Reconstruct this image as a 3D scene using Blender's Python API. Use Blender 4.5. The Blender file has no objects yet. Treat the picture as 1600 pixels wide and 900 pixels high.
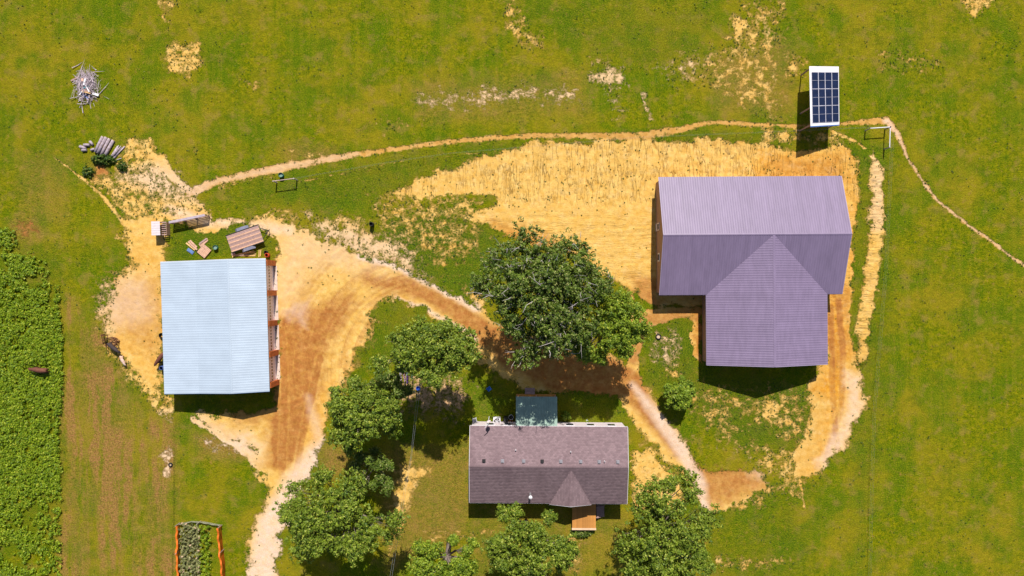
import bpy, bmesh, math, random
import numpy as np
from mathutils import Vector, Matrix
R = math.radians
S = 0.085                      # metres per photograph pixel on the ground
H = 1071 * S                   # camera height
scene = bpy.context.scene
C = scene.collection
# ------------------------------------------------------------ camera, sky, sun
cam_d = bpy.data.cameras.new('camera'); cam = bpy.data.objects.new('camera', cam_d); C.objects.link(cam)
cam.location = (0, 0, H); cam.rotation_euler = (0, 0, 0)
cam_d.sensor_width = 36; cam_d.lens = 36 * H / (1600 * S); cam_d.clip_end = 5000; cam_d.clip_start = 1
scene.camera = cam
SUN = Vector((0.086, 0.88, 1.0)).normalized()
elev = math.asin(SUN.z)
w = bpy.data.worlds.new('World'); scene.world = w; w.use_nodes = True
sky = w.node_tree.nodes.new('ShaderNodeTexSky'); sky.sky_type = 'NISHITA'; sky.sun_disc = False
sky.sun_elevation = elev; sky.sun_rotation = math.atan2(SUN.x, SUN.y)
bg = w.node_tree.nodes['Background']; bg.inputs[1].default_value = 0.065
w.node_tree.links.new(sky.outputs[0], bg.inputs[0])
sl = bpy.data.lights.new('sun', 'SUN'); so = bpy.data.objects.new('sun', sl); C.objects.link(so)
sl.energy = 4.5; sl.angle = R(0.5); sl.color = (1, 0.95, 0.86)
so.rotation_euler = SUN.to_track_quat('Z', 'Y').to_euler(); so.location = (0, 60, 80)
vs = scene.view_settings; vs.view_transform = 'Standard'; vs.look = 'None'; vs.gamma = 1
vs.use_curve_mapping = False; vs.exposure = 0.5
rnd = random.Random(7)
# ------------------------------------------------------------ helpers
def px(x, y, z=0.0):
    k = S * (1 - z / H)
    return Vector(((x - 800) * k, (450 - y) * k, z))
def nodes(m):
    m.use_nodes = True; nt = m.node_tree; return nt, nt.nodes['Principled BSDF']
def mat(name, col, rough=0.7, var=0.15, scale=3.0, bump=0.0, metal=0.0, col2=None, stretch=None, spec=0.3, detail=5, bscale=None, ovar=.05):
    m = bpy.data.materials.new(name); nt, b = nodes(m); N = nt.nodes; L = nt.links
    tc = N.new('ShaderNodeTexCoord'); mp = N.new('ShaderNodeMapping'); L.new(tc.outputs['Object'], mp.inputs[0])
    if stretch: mp.inputs['Scale'].default_value = stretch
    nz = N.new('ShaderNodeTexNoise'); nz.inputs['Scale'].default_value = scale; nz.inputs['Detail'].default_value = detail
    L.new(mp.outputs[0], nz.inputs['Vector'])
    mr = N.new('ShaderNodeMapRange'); mr.inputs[1].default_value = 0.3; mr.inputs[2].default_value = 0.7
    L.new(nz.outputs[0], mr.inputs[0])
    mx = N.new('ShaderNodeMix'); mx.data_type = 'RGBA'
    c2 = col2 if col2 else tuple(min(1, c * (1 + var)) for c in col)
    c1 = col if col2 else tuple(c * (1 - var) for c in col)
    mx.inputs[6].default_value = (*c1, 1); mx.inputs[7].default_value = (*c2, 1)
    L.new(mr.outputs[0], mx.inputs[0])
    oi = N.new('ShaderNodeObjectInfo'); r2 = N.new('ShaderNodeMapRange'); r2.inputs[3].default_value = 1 - ovar; r2.inputs[4].default_value = 1 + ovar; L.new(oi.outputs['Random'], r2.inputs[0])
    vm = N.new('ShaderNodeVectorMath'); vm.operation = 'SCALE'; L.new(mx.outputs[2], vm.inputs[0]); L.new(r2.outputs[0], vm.inputs['Scale']); L.new(vm.outputs[0], b.inputs['Base Color'])
    b.inputs['Roughness'].default_value = rough; b.inputs['Metallic'].default_value = metal
    b.inputs['Specular IOR Level'].default_value = spec
    if bump:
        bp = N.new('ShaderNodeBump'); bp.inputs['Strength'].default_value = bump; bp.inputs['Distance'].default_value = 0.02
        nb = nz
        if bscale:
            nb = N.new('ShaderNodeTexNoise'); nb.inputs['Scale'].default_value = bscale; L.new(mp.outputs[0], nb.inputs['Vector'])
        L.new(nb.outputs[0], bp.inputs['Height']); L.new(bp.outputs[0], b.inputs['Normal'])
    return m
class MB:
    def __init__(s): s.v = []; s.f = []
    def add(s, vs, fs):
        o = len(s.v); s.v += [tuple(v) for v in vs]; s.f += [tuple(i + o for i in f) for f in fs]; return s
    def box(s, c, d, rz=0, tilt=None):
        hx, hy, hz = d[0] / 2, d[1] / 2, d[2] / 2
        M = Matrix.Rotation(rz, 3, 'Z')
        if tilt is not None: M = M @ tilt
        vs = [Vector(c) + M @ Vector((x * hx, y * hy, z * hz)) for z in (-1, 1) for y in (-1, 1) for x in (-1, 1)]
        return s.add(vs, [(0, 2, 3, 1), (4, 5, 7, 6), (0, 1, 5, 4), (2, 6, 7, 3), (0, 4, 6, 2), (1, 3, 7, 5)])
    def tube(s, pts, rad, n=6, cap=True):
        pts = [Vector(p) for p in pts]
        if not hasattr(rad, '__len__'): rad = [rad] * len(pts)
        o = len(s.v); fs = []
        for i, p in enumerate(pts):
            d = (pts[min(i + 1, len(pts) - 1)] - pts[max(i - 1, 0)]).normalized()
            a = d.orthogonal().normalized() if i == 0 else (a - d * a.dot(d)).normalized()
            b = d.cross(a)
            for k in range(n):
                t = 2 * math.pi * k / n
                s.v.append(tuple(p + (a * math.cos(t) + b * math.sin(t)) * rad[i]))
        for i in range(len(pts) - 1):
            for k in range(n):
                q = (k + 1) % n
                s.f.append((o + i * n + k, o + i * n + q, o + (i + 1) * n + q, o + (i + 1) * n + k))
        if cap:
            s.f.append(tuple(o + k for k in reversed(range(n)))); s.f.append(tuple(o + (len(pts) - 1) * n + k for k in range(n)))
        return s
    def lathe(s, c, prof, n=20):
        o = len(s.v)
        for r, z in prof:
            for k in range(n):
                t = 2 * math.pi * k / n; s.v.append((c[0] + r * math.cos(t), c[1] + r * math.sin(t), c[2] + z))
        for i in range(len(prof) - 1):
            for k in range(n):
                q = (k + 1) % n; s.f.append((o + i * n + k, o + i * n + q, o + (i + 1) * n + q, o + (i + 1) * n + k))
        return s
    def slab(s, top, th):
        n = len(top); t = [Vector(p) for p in top]; b = [p - Vector((0, 0, th)) for p in t]
        fs = [tuple(range(n)), tuple(range(2 * n - 1, n - 1, -1))]
        for i in range(n):
            j = (i + 1) % n; fs.append((i, i + n, j + n, j))
        return s.add(t + b, fs)
    def mesh(s, name, m):
        me = bpy.data.meshes.new(name); me.from_pydata(s.v, [], s.f)
        if m: me.materials.append(m)
        return me
    def build(s, name, m, parent=None, smooth=False):
        me = s.mesh(name, m)
        if smooth: me.polygons.foreach_set('use_smooth', [True] * len(me.polygons))
        return link(name, me, parent)
def link(name, data, parent=None):
    o = bpy.data.objects.new(name, data); C.objects.link(o)
    if parent is not None: o.parent = parent
    return o
def tag(o, label=None, cat=None, group=None, kind=None):
    if label: o['label'] = label
    if cat: o['category'] = cat
    if group: o['group'] = group
    if kind: o['kind'] = kind
    return o
def thing(name, label, cat, loc=(0, 0, 0), rz=0, group=None):
    o = link(name, None); o.location = loc; o.rotation_euler = (0, 0, rz)
    return tag(o, label, cat, group)
def copy_tree(o, parent=None):
    c = o.copy(); C.objects.link(c)
    if parent is not None: c.parent = parent
    for ch in list(o.children): copy_tree(ch, c)
    return c
# ------------------------------------------------------------ noise and masks
def hsh(i, j, seed):
    n = (i.astype(np.int64) * 374761393 + j.astype(np.int64) * 668265263 + seed * 1442695041) & 0xffffffff
    n = ((n ^ (n >> 13)) * 1274126177) & 0xffffffff
    n = n ^ (n >> 16)
    return (n & 0xffffff) / float(0xffffff)
def vnoise(x, y, seed=0):
    i = np.floor(x); j = np.floor(y); u = x - i; v = y - j
    u = u * u * (3 - 2 * u); v = v * v * (3 - 2 * v)
    a = hsh(i, j, seed); b = hsh(i + 1, j, seed); c = hsh(i, j + 1, seed); d = hsh(i + 1, j + 1, seed)
    return (a * (1 - u) + b * u) * (1 - v) + (c * (1 - u) + d * u) * v
def fbm(x, y, seed=0, o=4):
    t = 0; a = 0.5; n = 0
    for k in range(o):
        t = t + a * vnoise(x, y, seed + k * 17); n += a; a *= 0.5; x = x * 2.03 + 5.1; y = y * 2.03 + 1.7
    return t / n
def sstep(a, b, x):
    t = np.clip((x - a) / (b - a), 0, 1); return t * t * (3 - 2 * t)
def sd_poly(X, Y, P):
    d = np.full(X.shape, 1e9); ins = np.zeros(X.shape, bool); n = len(P)
    for k in range(n):
        x0, y0 = P[k]; x1, y1 = P[(k + 1) % n]; ex, ey = x1 - x0, y1 - y0
        t = np.clip(((X - x0) * ex + (Y - y0) * ey) / (ex * ex + ey * ey + 1e-9), 0, 1)
        d = np.minimum(d, (X - x0 - t * ex) ** 2 + (Y - y0 - t * ey) ** 2)
        if y0 != y1:
            c = ((y0 > Y) != (y1 > Y)) & (X < (x1 - x0) * (Y - y0) / (y1 - y0) + x0); ins ^= c
    d = np.sqrt(d); return np.where(ins, -d, d)
def sd_line(X, Y, P):
    d = np.full(X.shape, 1e9); wd = np.zeros(X.shape); s = 0; al = np.zeros(X.shape)
    for k in range(len(P) - 1):
        x0, y0, w0 = P[k]; x1, y1, w1 = P[k + 1]; ex, ey = x1 - x0, y1 - y0; L = math.hypot(ex, ey)
        t = np.clip(((X - x0) * ex + (Y - y0) * ey) / (ex * ex + ey * ey + 1e-9), 0, 1)
        q = np.sqrt((X - x0 - t * ex) ** 2 + (Y - y0 - t * ey) ** 2) - (w0 + t * (w1 - w0))
        m = q < d; d = np.where(m, q, d); al = np.where(m, s + t * L, al); s += L
    return d, al
# ------------------------------------------------------------ ground
GX0, GX1, GY0, GY1, STEP = -60, 1660, -60, 960, 2.0
xs = np.arange(GX0, GX1 + 0.1, STEP); ys = np.arange(GY0, GY1 + 0.1, STEP)
ext = np.array([10, 30, 80, 200, 500, 1200, 3000, 8000, 20000.0])
xs = np.concatenate([GX0 - ext[::-1], xs, GX1 + ext]); ys = np.concatenate([GY0 - ext[::-1], ys, GY1 + ext])
GX, GY = np.meshgrid(xs, ys)
def masks(X, Y):
    wx = (fbm(X / 22, Y / 22, 3) - .5) * 22 + (fbm(X / 6, Y / 6, 5, 3) - .5) * 9
    wy = (fbm(X / 22, Y / 22, 9) - .5) * 22 + (fbm(X / 6, Y / 6, 11, 3) - .5) * 9
    U = X + wx; V = Y + wy; U2 = X + wx * .4; V2 = Y + wy * .4
    z = lambda: np.zeros(X.shape)
    D, B, Pl, Dry, Cool, Dk = z(), z(), z(), z(), z(), z()
    def poly(A, P, val=1.0, soft=8, mode='max', u=U, v=V):
        m = sstep(soft * 1.4, -soft * 1.4, sd_poly(u, v, P)) * abs(val)
        if mode == 'sub': return A * (1 - m)
        if mode == 'add': return A + m
        return np.maximum(A, m)
    def line(A, P, val=1.0, soft=4, mode='max', u=U2, v=V2):
        m = sstep(soft, -soft, sd_line(u, v, P)[0]) * abs(val)
        if mode == 'sub': return A * (1 - m)
        return np.maximum(A, m)
    # bare soil -------------------------------------------------
    bank = [(606, 304), (650, 281), (705, 262), (770, 236), (830, 222), (1020, 214), (1200, 222), (1240, 234), (1320, 226), (1344, 250), (1347, 320), (1334, 380), (1334, 440), (1300, 500), (1200, 480), (1030, 482), (995, 450), (960, 440), (900, 400), (790, 372), (760, 352), (722, 342), (776, 325), (770, 302), (700, 306), (630, 310)]
    D = poly(D, bank, 1, 7)
    D = poly(D, [(1290, 455), (1336, 440), (1333, 540), (1352, 585), (1352, 630), (1325, 690), (1280, 735), (1245, 748), (1236, 715), (1260, 680), (1268, 640), (1258, 600), (1285, 570)], 1, 10)
    D = line(D, [(1364, 238, 3), (1371, 270, 10), (1369, 350, 12), (1362, 430, 13), (1352, 500, 11), (1346, 560, 9)], .88, 9, 'max', U, V)
    D = poly(D, [(1095, 485), (1095, 575), (1085, 560), (1078, 500)], 1, 5)
    D = poly(D, [(195, 205), (240, 215), (285, 272), (325, 318), (320, 345), (262, 345), (250, 400), (250, 640), (238, 612), (215, 590), (190, 572), (168, 545), (152, 490), (165, 445), (192, 420), (208, 385), (195, 350), (160, 305), (130, 285), (140, 270), (180, 270)], .62, 10)
    D = poly(D, [(225, 225), (262, 250), (285, 285), (270, 290), (240, 262)], 1, 6)
    D = poly(D, [(190, 345), (250, 330), (320, 330), (300, 350), (262, 352), (258, 400), (250, 640), (215, 590), (175, 545), (160, 490), (175, 440), (205, 415)], 1, 15)
    D = poly(D, [(262, 322), (322, 322), (330, 345), (400, 343), (440, 338), (500, 375), (570, 398), (625, 422), (660, 436), (742, 478), (800, 520), (960, 560), (1000, 590), (1040, 650), (1095, 735), (1190, 735), (1200, 765), (1120, 800), (1100, 790), (1060, 735), (1010, 690), (970, 630), (930, 622), (840, 616), (790, 590), (740, 550), (690, 500), (625, 468), (590, 478), (568, 520), (555, 560), (530, 590), (515, 640), (500, 700), (470, 770), (442, 830), (428, 910), (386, 910), (386, 850), (412, 795), (414, 760), (404, 735), (388, 700), (330, 672), (300, 648), (430, 640), (430, 400), (400, 368), (330, 372), (300, 362), (290, 345)], 1, 9)
    D = line(D, [(405, 730, 8), (380, 700, 6), (300, 655, 4)], 1, 6)
    D = line(D, [(1000, 500, 16), (1060, 490, 8), (1092, 488, 8)], 1, 5); D = line(D, [(1005, 505, 6), (990, 560, 8), (985, 600, 16)], 1, 5)
    for P, vv, sf in (
        ([(570, 305), (620, 285), (760, 295), (760, 400), (690, 425), (620, 385), (575, 350)], .44, 14),
        ([(470, 330), (560, 335), (640, 380), (680, 440), (600, 420), (500, 380)], .68, 16),
        ([(330, 280), (430, 255), (430, 285), (340, 300)], .45, 8), ([(425, 320), (470, 330), (470, 350), (420, 345)], .5, 8),
        ([(1060, 590), (1120, 600), (1270, 600), (1280, 760), (1210, 760), (1130, 700), (1080, 650)], .45, 14),
        ([(1135, 690), (1170, 640), (1215, 620), (1240, 640), (1190, 670), (1150, 700)], .62, 8),
        ([(1190, 700), (1262, 680), (1280, 760), (1235, 790), (1190, 750)], .48, 16),
        ([(978, 670), (1000, 680), (1065, 745), (1080, 800), (985, 800), (975, 730)], .72, 7),
        ([(1010, 520), (1060, 510), (1072, 560), (1050, 580), (1010, 560)], .44, 8),
        ([(1040, 575), (1070, 570), (1070, 590), (1040, 592)], .55, 5),
        ([(620, 575), (740, 590), (745, 640), (720, 660), (610, 640)], .52, 12),
        ([(615, 720), (690, 720), (650, 770), (630, 830), (610, 870), (612, 780)], .70, 8),
        ([(660, 820), (800, 800), (820, 830), (740, 850), (670, 850)], .48, 14),
        ([(248, 708), (268, 700), (270, 745), (250, 745)], .62, 5), ([(146, 256), (163, 252), (168, 272), (148, 280)], .9, 3), ([(24, 345), (56, 338), (62, 362), (30, 372)], .55, 7), ([(312, 688), (388, 690), (380, 708), (318, 706)], .52, 6),
        ([(1080, 560), (1110, 600), (1090, 760), (1060, 700)], .3, 12),
        ([(880, 830), (910, 840), (915, 880), (890, 900), (870, 880)], .55, 8),
        ([(1120, 868), (1240, 868), (1240, 888), (1120, 892)], .47, 6), ([(1120, 780), (1190, 770), (1200, 790), (1130, 800)], .55, 8),
        ([(240, 620), (272, 622), (270, 650), (245, 645)], .6, 5), ([(545, 485), (580, 470), (585, 520), (560, 560), (540, 600), (515, 640), (520, 580)], .72, 8),
        ([(246, -40), (270, -40), (270, 30), (262, 45), (252, 30)], .58, 6), ([(256, 70), (310, 65), (315, 110), (290, 125), (256, 115)], .6, 6),
        ([(780, -20), (800, -10), (835, 45), (855, 75), (820, 82), (790, 50)], .49, 10), ([(880, 20), (960, 90), (990, 180), (960, 200), (930, 120)], .36, 12), ([(560, 195), (640, 180), (700, 195), (600, 215)], .36, 10), ([(1330, 60), (1460, 70), (1500, 120), (1380, 130)], .34, 16), ([(380, 120), (410, 130), (405, 150), (385, 145)], .5, 6), ([(640, 150), (700, 140), (790, 130), (900, 130), (915, 160), (860, 165), (800, 160), (700, 172), (650, 165)], .50, 11),
        ([(915, 108), (975, 105), (985, 130), (950, 142), (920, 130)], .58, 7), ([(1000, 145), (1012, 150), (1020, 190), (1004, 180)], .6, 4),
        ([(1020, 90), (1120, 70), (1150, 0), (1225, -20), (1230, 190), (1170, 190), (1120, 150), (1030, 130)], .46, 20),
        ([(1140, 20), (1165, 20), (1172, 45), (1152, 75), (1138, 45)], .68, 6), ([(1205, -20), (1228, -20), (1218, 190), (1196, 190)], .5, 8),
        ([(1225, 80), (1262, 85), (1262, 120), (1225, 125)], .52, 8), ([(1500, -10), (1560, -10), (1550, 15), (1512, 35)], .56, 6),
        ([(1180, 225), (1190, 195), (1240, 200), (1300, 205), (1340, 225)], .55, 6), ([(440, 225), (510, 230), (520, 250), (440, 258)], .38, 10),
        ([(320, 680), (380, 685), (385, 720), (310, 710)], .25, 8), ([(380, 690), (412, 700), (412, 750), (395, 745)], .66, 6),
        ([(150, 440), (200, 420), (215, 520), (230, 620), (190, 590), (150, 520)], .6, 14), ([(1080, 740), (1200, 725), (1215, 775), (1110, 800)], .6, 16), ([(975, 440), (1010, 440), (1000, 480), (960, 470)], .5, 8), ([(720, 440), (770, 470), (760, 500), (735, 480)], .55, 6), ([(740, 360), (760, 340), (800, 380), (770, 400)], .2, 6)):
        D = poly(D, P, vv + .05, sf * 1.6)
    D = poly(D, [(262, 350), (290, 343), (302, 360), (330, 370), (372, 352), (402, 356), (428, 370), (434, 395), (430, 412), (262, 412)], 1, 4, 'sub')
    D = poly(D, [(1328, 240), (1352, 225), (1356, 300), (1350, 430), (1345, 480), (1336, 520), (1332, 570), (1330, 460), (1340, 300)], .45, 5, 'sub', U2, V2)
    D = poly(D, [(730, 605), (800, 618), (965, 622), (985, 660), (1005, 700), (985, 700), (985, 830), (730, 830)], .9, 6, 'sub')
    D = poly(D, [(1140, 640), (1180, 650), (1240, 700), (1200, 705), (1150, 690)], .5, 8, 'sub')
    trail = [(296, 302, 6), (345, 281, 4), (440, 262, 6), (560, 240, 3), (700, 222, 2.5), (800, 213, 2.5), (900, 211, 3), (1000, 213, 5), (1060, 203, 4), (1110, 191, 2), (1200, 195, 1.5), (1260, 197, 1), (1330, 192, 1.5), (1385, 188, 5), (1400, 204, 3), (1420, 250, 1), (1462, 312, 1.6), (1520, 357, 1), (1610, 422, 1)]
    tr, al = sd_line(X + wx * .15, Y + wy * .15, trail); D = np.maximum(D, sstep(6, -2.0, tr) * .80)
    for P, vv in (([(85, 245, 1), (130, 280, 2), (165, 312, 3), (190, 345, 3)], .7), ([(460, 285, 1), (520, 274, 1.5), (620, 253, .5), (750, 238, .5)], .5), ([(1300, 205, 3), (1340, 222, 2), (1352, 232, 2)], .7), ([(1250, 745, 3), (1258, 800, 1)], .6), ([(1355, 190, 0), (1390, 190, 4)], .6)):
        D = np.maximum(D, sstep(3.5, -2, sd_line(X + wx * .15, Y + wy * .15, P)[0]) * vv)
    # wheel-worn orange-brown earth ------------------------------
    B = line(B, [(575, 437, 8), (640, 445, 11), (700, 478, 13), (745, 512, 18), (800, 548, 26), (880, 582, 34), (950, 592, 34), (985, 600, 22), (1020, 655, 11), (1060, 705, 11)], .95, 8)
    B = poly(B, [(432, 560), (500, 520), (498, 600), (484, 650), (462, 710), (438, 735), (416, 722), (424, 650), (434, 610)], 1, 5)
    B = poly(B, [(428, 490), (500, 478), (545, 455), (560, 475), (522, 530), (500, 590), (488, 640), (470, 700), (440, 735), (414, 728), (420, 650), (432, 600)], .95, 12)
    B = poly(B, [(1080, 715), (1190, 735), (1200, 765), (1110, 790), (1070, 745)], .85, 10)
    B = line(B, [(1000, 505, 14), (1092, 490, 10)], .8, 7); B = line(B, [(1005, 510, 6), (990, 560, 10)], .8, 6)
    B = poly(B, [(1085, 500), (1100, 480), (1100, 580), (1090, 570)], .9, 4); B = poly(B, [(1296, 455), (1325, 450), (1325, 560), (1310, 600), (1290, 575)], .6, 6)
    B = poly(B, [(985, 430), (1030, 440), (1035, 490), (995, 490)], .8, 8); B = poly(B, [(165, 455), (250, 430), (250, 560), (200, 530), (165, 500)], .42, 16)
    B = poly(B, [(330, 620), (440, 615), (440, 660), (380, 668)], .6, 8); B = line(B, [(800, 211, 3), (1000, 212, 4)], .45, 5)
    B = poly(B, [(765, 345), (830, 360), (890, 395), (800, 385)], .5, 9); B = poly(B, [(1200, 250), (1320, 245), (1320, 280), (1200, 280)], .42, 10)
    B = poly(B, [(1250, 240), (1350, 560), (1350, 700), (1240, 740), (1230, 400)], .15, 8)
    B = np.maximum(B, sstep(4, 0, tr) * .45)
    B = poly(B, [(144, 254), (165, 250), (170, 274), (146, 282)], 1, 5); B = poly(B, [(15, 340), (70, 335), (70, 370), (20, 375)], .9, 6)
    ang = np.arctan2(Y - 575, X - 660); rr = np.hypot(X - 660, (Y - 575))
    arc = sstep(60, 90, rr) * sstep(260, 215, rr) * ((ang < -1.35) | (ang > 2.9)) * (X < 650)
    st = vnoise(rr / 4.2, ang * 1.5, 41) * .6 + vnoise(rr / 1.9, ang * 2.5, 43) * .4
    B = np.clip(B * (1 - .35 * arc * (st > .5)) + arc * (st - .40) * 1.5 * (D > .5), 0, 1)
    for k, P in enumerate(([(1298, 480, 0), (1300, 600, 0), (1308, 700, 0)], [(1310, 470, 0), (1318, 560, 0), (1314, 640, 0), (1290, 720, 0)], [(440, 520, 0), (445, 620, 0), (440, 740, 0)], [(500, 560, 0), (482, 640, 0), (462, 740, 0)])):
        q = sd_line(X + wx * .1, Y + wy * .1, P)[0]; B = np.clip(B + .4 * sstep(4, 1, np.abs(q - 2)) * D - .25 * sstep(3, 0, np.abs(q - 7)), 0, 1)
    # pale crushed stone ----------------------------------------
    Pl = line(Pl, [(560, 400, 5), (610, 415, 5), (660, 437, 4), (745, 482, 6)], 1, 5); Pl = line(Pl, [(618, 466, 2), (660, 480, 3), (700, 503, 3), (745, 530, 3)], .9, 4)
    Pl = line(Pl, [(988, 602, 3), (1030, 655, 9), (1065, 705, 10), (1095, 760, 8), (1105, 800, 5)], .95, 7)
    Pl = line(Pl, [(505, 690, 8), (470, 750, 22), (430, 820, 26), (405, 905, 24)], .95, 12); Pl = line(Pl, [(480, 620, 3), (498, 680, 7)], .5, 8)
    Pl = line(Pl, [(265, 328, 8), (320, 345, 8), (400, 355, 8), (450, 360, 10)], .7, 9); Pl = poly(Pl, [(230, 255), (330, 270), (320, 320), (240, 300), (180, 280)], .6, 12)
    Pl = poly(Pl, [(440, 350), (560, 380), (600, 420), (480, 420), (450, 480), (435, 460)], .4, 18); Pl = poly(Pl, [(1325, 580), (1352, 590), (1340, 660), (1290, 735), (1270, 720), (1320, 660)], .65, 7)
    Pl = poly(Pl, [(440, 480), (480, 470), (480, 510), (450, 500)], .5, 8); Pl = line(Pl, trail[13:], .7, 4); Pl = line(Pl, trail[:4], .45, 5)
    Pl = poly(Pl, [(470, 330), (640, 380), (680, 440), (500, 380)], .55, 14); Pl = poly(Pl, [(600, 570), (760, 590), (760, 680), (600, 680)], .35, 14); B = poly(B, [(600, 590), (760, 600), (760, 680), (600, 680)], .6, 14)
    Pl = poly(Pl, [(640, 120), (1100, 90), (1030, 190), (640, 180)], .5, 14); Pl = poly(Pl, [(230, 640), (300, 640), (410, 690), (400, 740), (320, 700)], .5, 10)
    Pl = line(Pl, [(1364, 238, 3), (1371, 270, 9), (1369, 350, 11)], .4, 6); Pl = poly(Pl, [(1010, 520), (1060, 510), (1072, 560), (1010, 580)], .5, 10)
    Pl = poly(Pl, [(150, 440), (230, 430), (235, 500), (160, 520)], .45, 14); Pl = poly(Pl, [(1110, 690), (1180, 720), (1210, 760), (1150, 720)], .5, 8)
    Pl = poly(Pl, [(248, 700), (270, 700), (270, 745), (248, 745)], .7, 6); Pl = poly(Pl, [(310, 680), (390, 680), (390, 712), (310, 712)], .8, 8)
    # dry straw grass / cool dense grass -------------------------
    Dry = poly(Dry, [(97, 480), (115, 470), (150, 520), (190, 600), (250, 650), (270, 660), (270, 910), (97, 910)], .9, 16)
    Dry = np.clip(Dry * (.22 + .95 * sstep(.36, .60, fbm(X / 6 + fbm(X / 20, Y / 20, 74) * 2, Y / 80, 71, 4))) * (.35 + 1.4 * sstep(.3, .65, fbm(X / 45, Y / 70, 73))), 0, 1)
    for P, vv in (([(20, 345), (60, 340), (70, 365), (25, 375)], .75), ([(600, 700), (735, 690), (735, 830), (600, 900)], .5), ([(495, 700), (545, 690), (545, 740), (500, 750)], .75), ([(305, 685), (385, 690), (380, 712), (312, 712)], .8), ([(248, 708), (268, 700), (270, 745), (250, 745)], .95),
                  ([(140, 255), (165, 252), (168, 275), (145, 278)], .9), ([(640, 130), (920, 110), (920, 180), (650, 190)], .3), ([(440, 225), (520, 228), (520, 250), (440, 255)], .5), ([(1100, 100), (1240, 60), (1240, 180), (1120, 180)], .35), ([(30, 240), (110, 250), (100, 350), (30, 340)], .3), ([(735, 790), (985, 800), (985, 900), (735, 900)], .3)):
        Dry = poly(Dry, P, vv, 12)
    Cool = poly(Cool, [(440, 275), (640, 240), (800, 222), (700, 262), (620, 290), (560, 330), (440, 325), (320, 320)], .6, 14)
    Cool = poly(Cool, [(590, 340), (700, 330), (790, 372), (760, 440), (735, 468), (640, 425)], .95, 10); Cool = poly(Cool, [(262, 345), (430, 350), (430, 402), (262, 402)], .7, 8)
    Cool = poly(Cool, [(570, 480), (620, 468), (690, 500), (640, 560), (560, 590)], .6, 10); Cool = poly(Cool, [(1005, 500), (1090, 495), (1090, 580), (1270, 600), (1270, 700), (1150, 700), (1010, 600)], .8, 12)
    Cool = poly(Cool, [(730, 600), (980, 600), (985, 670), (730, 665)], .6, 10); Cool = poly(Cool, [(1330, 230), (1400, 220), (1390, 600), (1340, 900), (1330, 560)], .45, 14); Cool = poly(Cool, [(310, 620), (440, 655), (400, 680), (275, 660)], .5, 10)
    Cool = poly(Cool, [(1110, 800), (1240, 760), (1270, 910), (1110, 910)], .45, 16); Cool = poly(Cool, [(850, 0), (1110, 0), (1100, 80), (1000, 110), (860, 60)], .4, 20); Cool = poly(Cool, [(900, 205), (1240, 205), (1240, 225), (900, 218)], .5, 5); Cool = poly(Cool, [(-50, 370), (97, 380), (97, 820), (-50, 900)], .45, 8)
    for xl, a_, y0_ in ((126, .5, 690), (137, .6, 720), (171, .6, 640), (193, .4, 620), (212, .35, 690), (240, .4, 700), (263, .4, 640), (154, .35, 700)):
        Dry = np.maximum(Dry, sstep(3, .6, np.abs(X + (fbm(Y / 60, Y * 0, 78) - .5) * 6 - xl)) * sstep(y0_ - 40, y0_ + 20, Y) * a_ * sstep(.3, .7, vnoise(X * .05, Y / 26, 79)))
    # fine shadow lines painted into the turf colour: mowing edge, fence line
    for xl in (272.0, 1357.0):
        Dk = np.maximum(Dk, sstep(1.6, .4, np.abs(X + (Y - 750) * .012 - xl)) * sstep(640, 700, Y) * (.5 if xl < 500 else .22) * (.5 + vnoise(X * .1, Y / 9, 77)))
    F1 = sstep(10, -14, sd_poly(X, Y, bank)) * sstep(338, 300, Y)
    F2 = np.maximum(sstep(10, -14, sd_poly(X, Y, bank)) * sstep(318, 345, Y) * .6, sstep(12, 6, sd_line(X, Y, [(1366, 238, 1), (1371, 270, 4), (1369, 350, 4), (1362, 430, 4), (1352, 500, 4), (1346, 560, 3)])[0] - 2))
    F3 = z()
    for P, vv in (([(1292, 455), (1328, 445), (1330, 560), (1315, 640), (1262, 610), (1290, 575)], 1), ([(1300, 600), (1325, 600), (1300, 700), (1260, 750), (1270, 700)], .6), ([(1200, 225), (1345, 240), (1350, 330), (1330, 440), (1318, 440), (1325, 300), (1200, 275)], .45), ([(1085, 495), (1100, 480), (1100, 580), (1088, 570)], 1), ([(1180, 235), (1335, 235), (1338, 300), (1320, 285), (1180, 285)], .7), ([(430, 500), (520, 480), (480, 640), (440, 740), (415, 728)], .35), ([(165, 400), (250, 380), (250, 600), (180, 540)], .3), ([(760, 345), (880, 385), (800, 385)], .7), ([(1310, 260), (1350, 260), (1345, 460), (1318, 460)], .5), ([(470, 640), (515, 590), (512, 690), (470, 720)], .5)): F3 = poly(F3, P, vv, 9)
    # relief (metres) -------------------------------------------
    bm_ = sstep(8, -12, sd_poly(X, Y, bank)) * sstep(335, 300, Y)
    slant = X + (Y - 225) * .12 * np.sin(X / 60)
    rl = 1 - np.abs(2 * vnoise(slant / 6.0 + (fbm(X / 30, Y / 30, 21) - .5) * 3, Y / 55, 23) - 1)
    rl2 = 1 - np.abs(2 * vnoise(slant / 14.0, Y / 90, 29) - 1)
    z = -0.05 * bm_ * (rl ** 5) * (.4 + .8 * fbm(X / 25, Y / 40, 31)) - 0.10 * bm_ * rl2 ** 6
    z += -0.07 * sstep(8, -12, sd_poly(X, Y, bank)) * sstep(320, 345, Y) * (1 - np.abs(2 * vnoise(X / 55, (Y + (X - 900) * .06) / 7.0, 51) - 1)) ** 5
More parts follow.
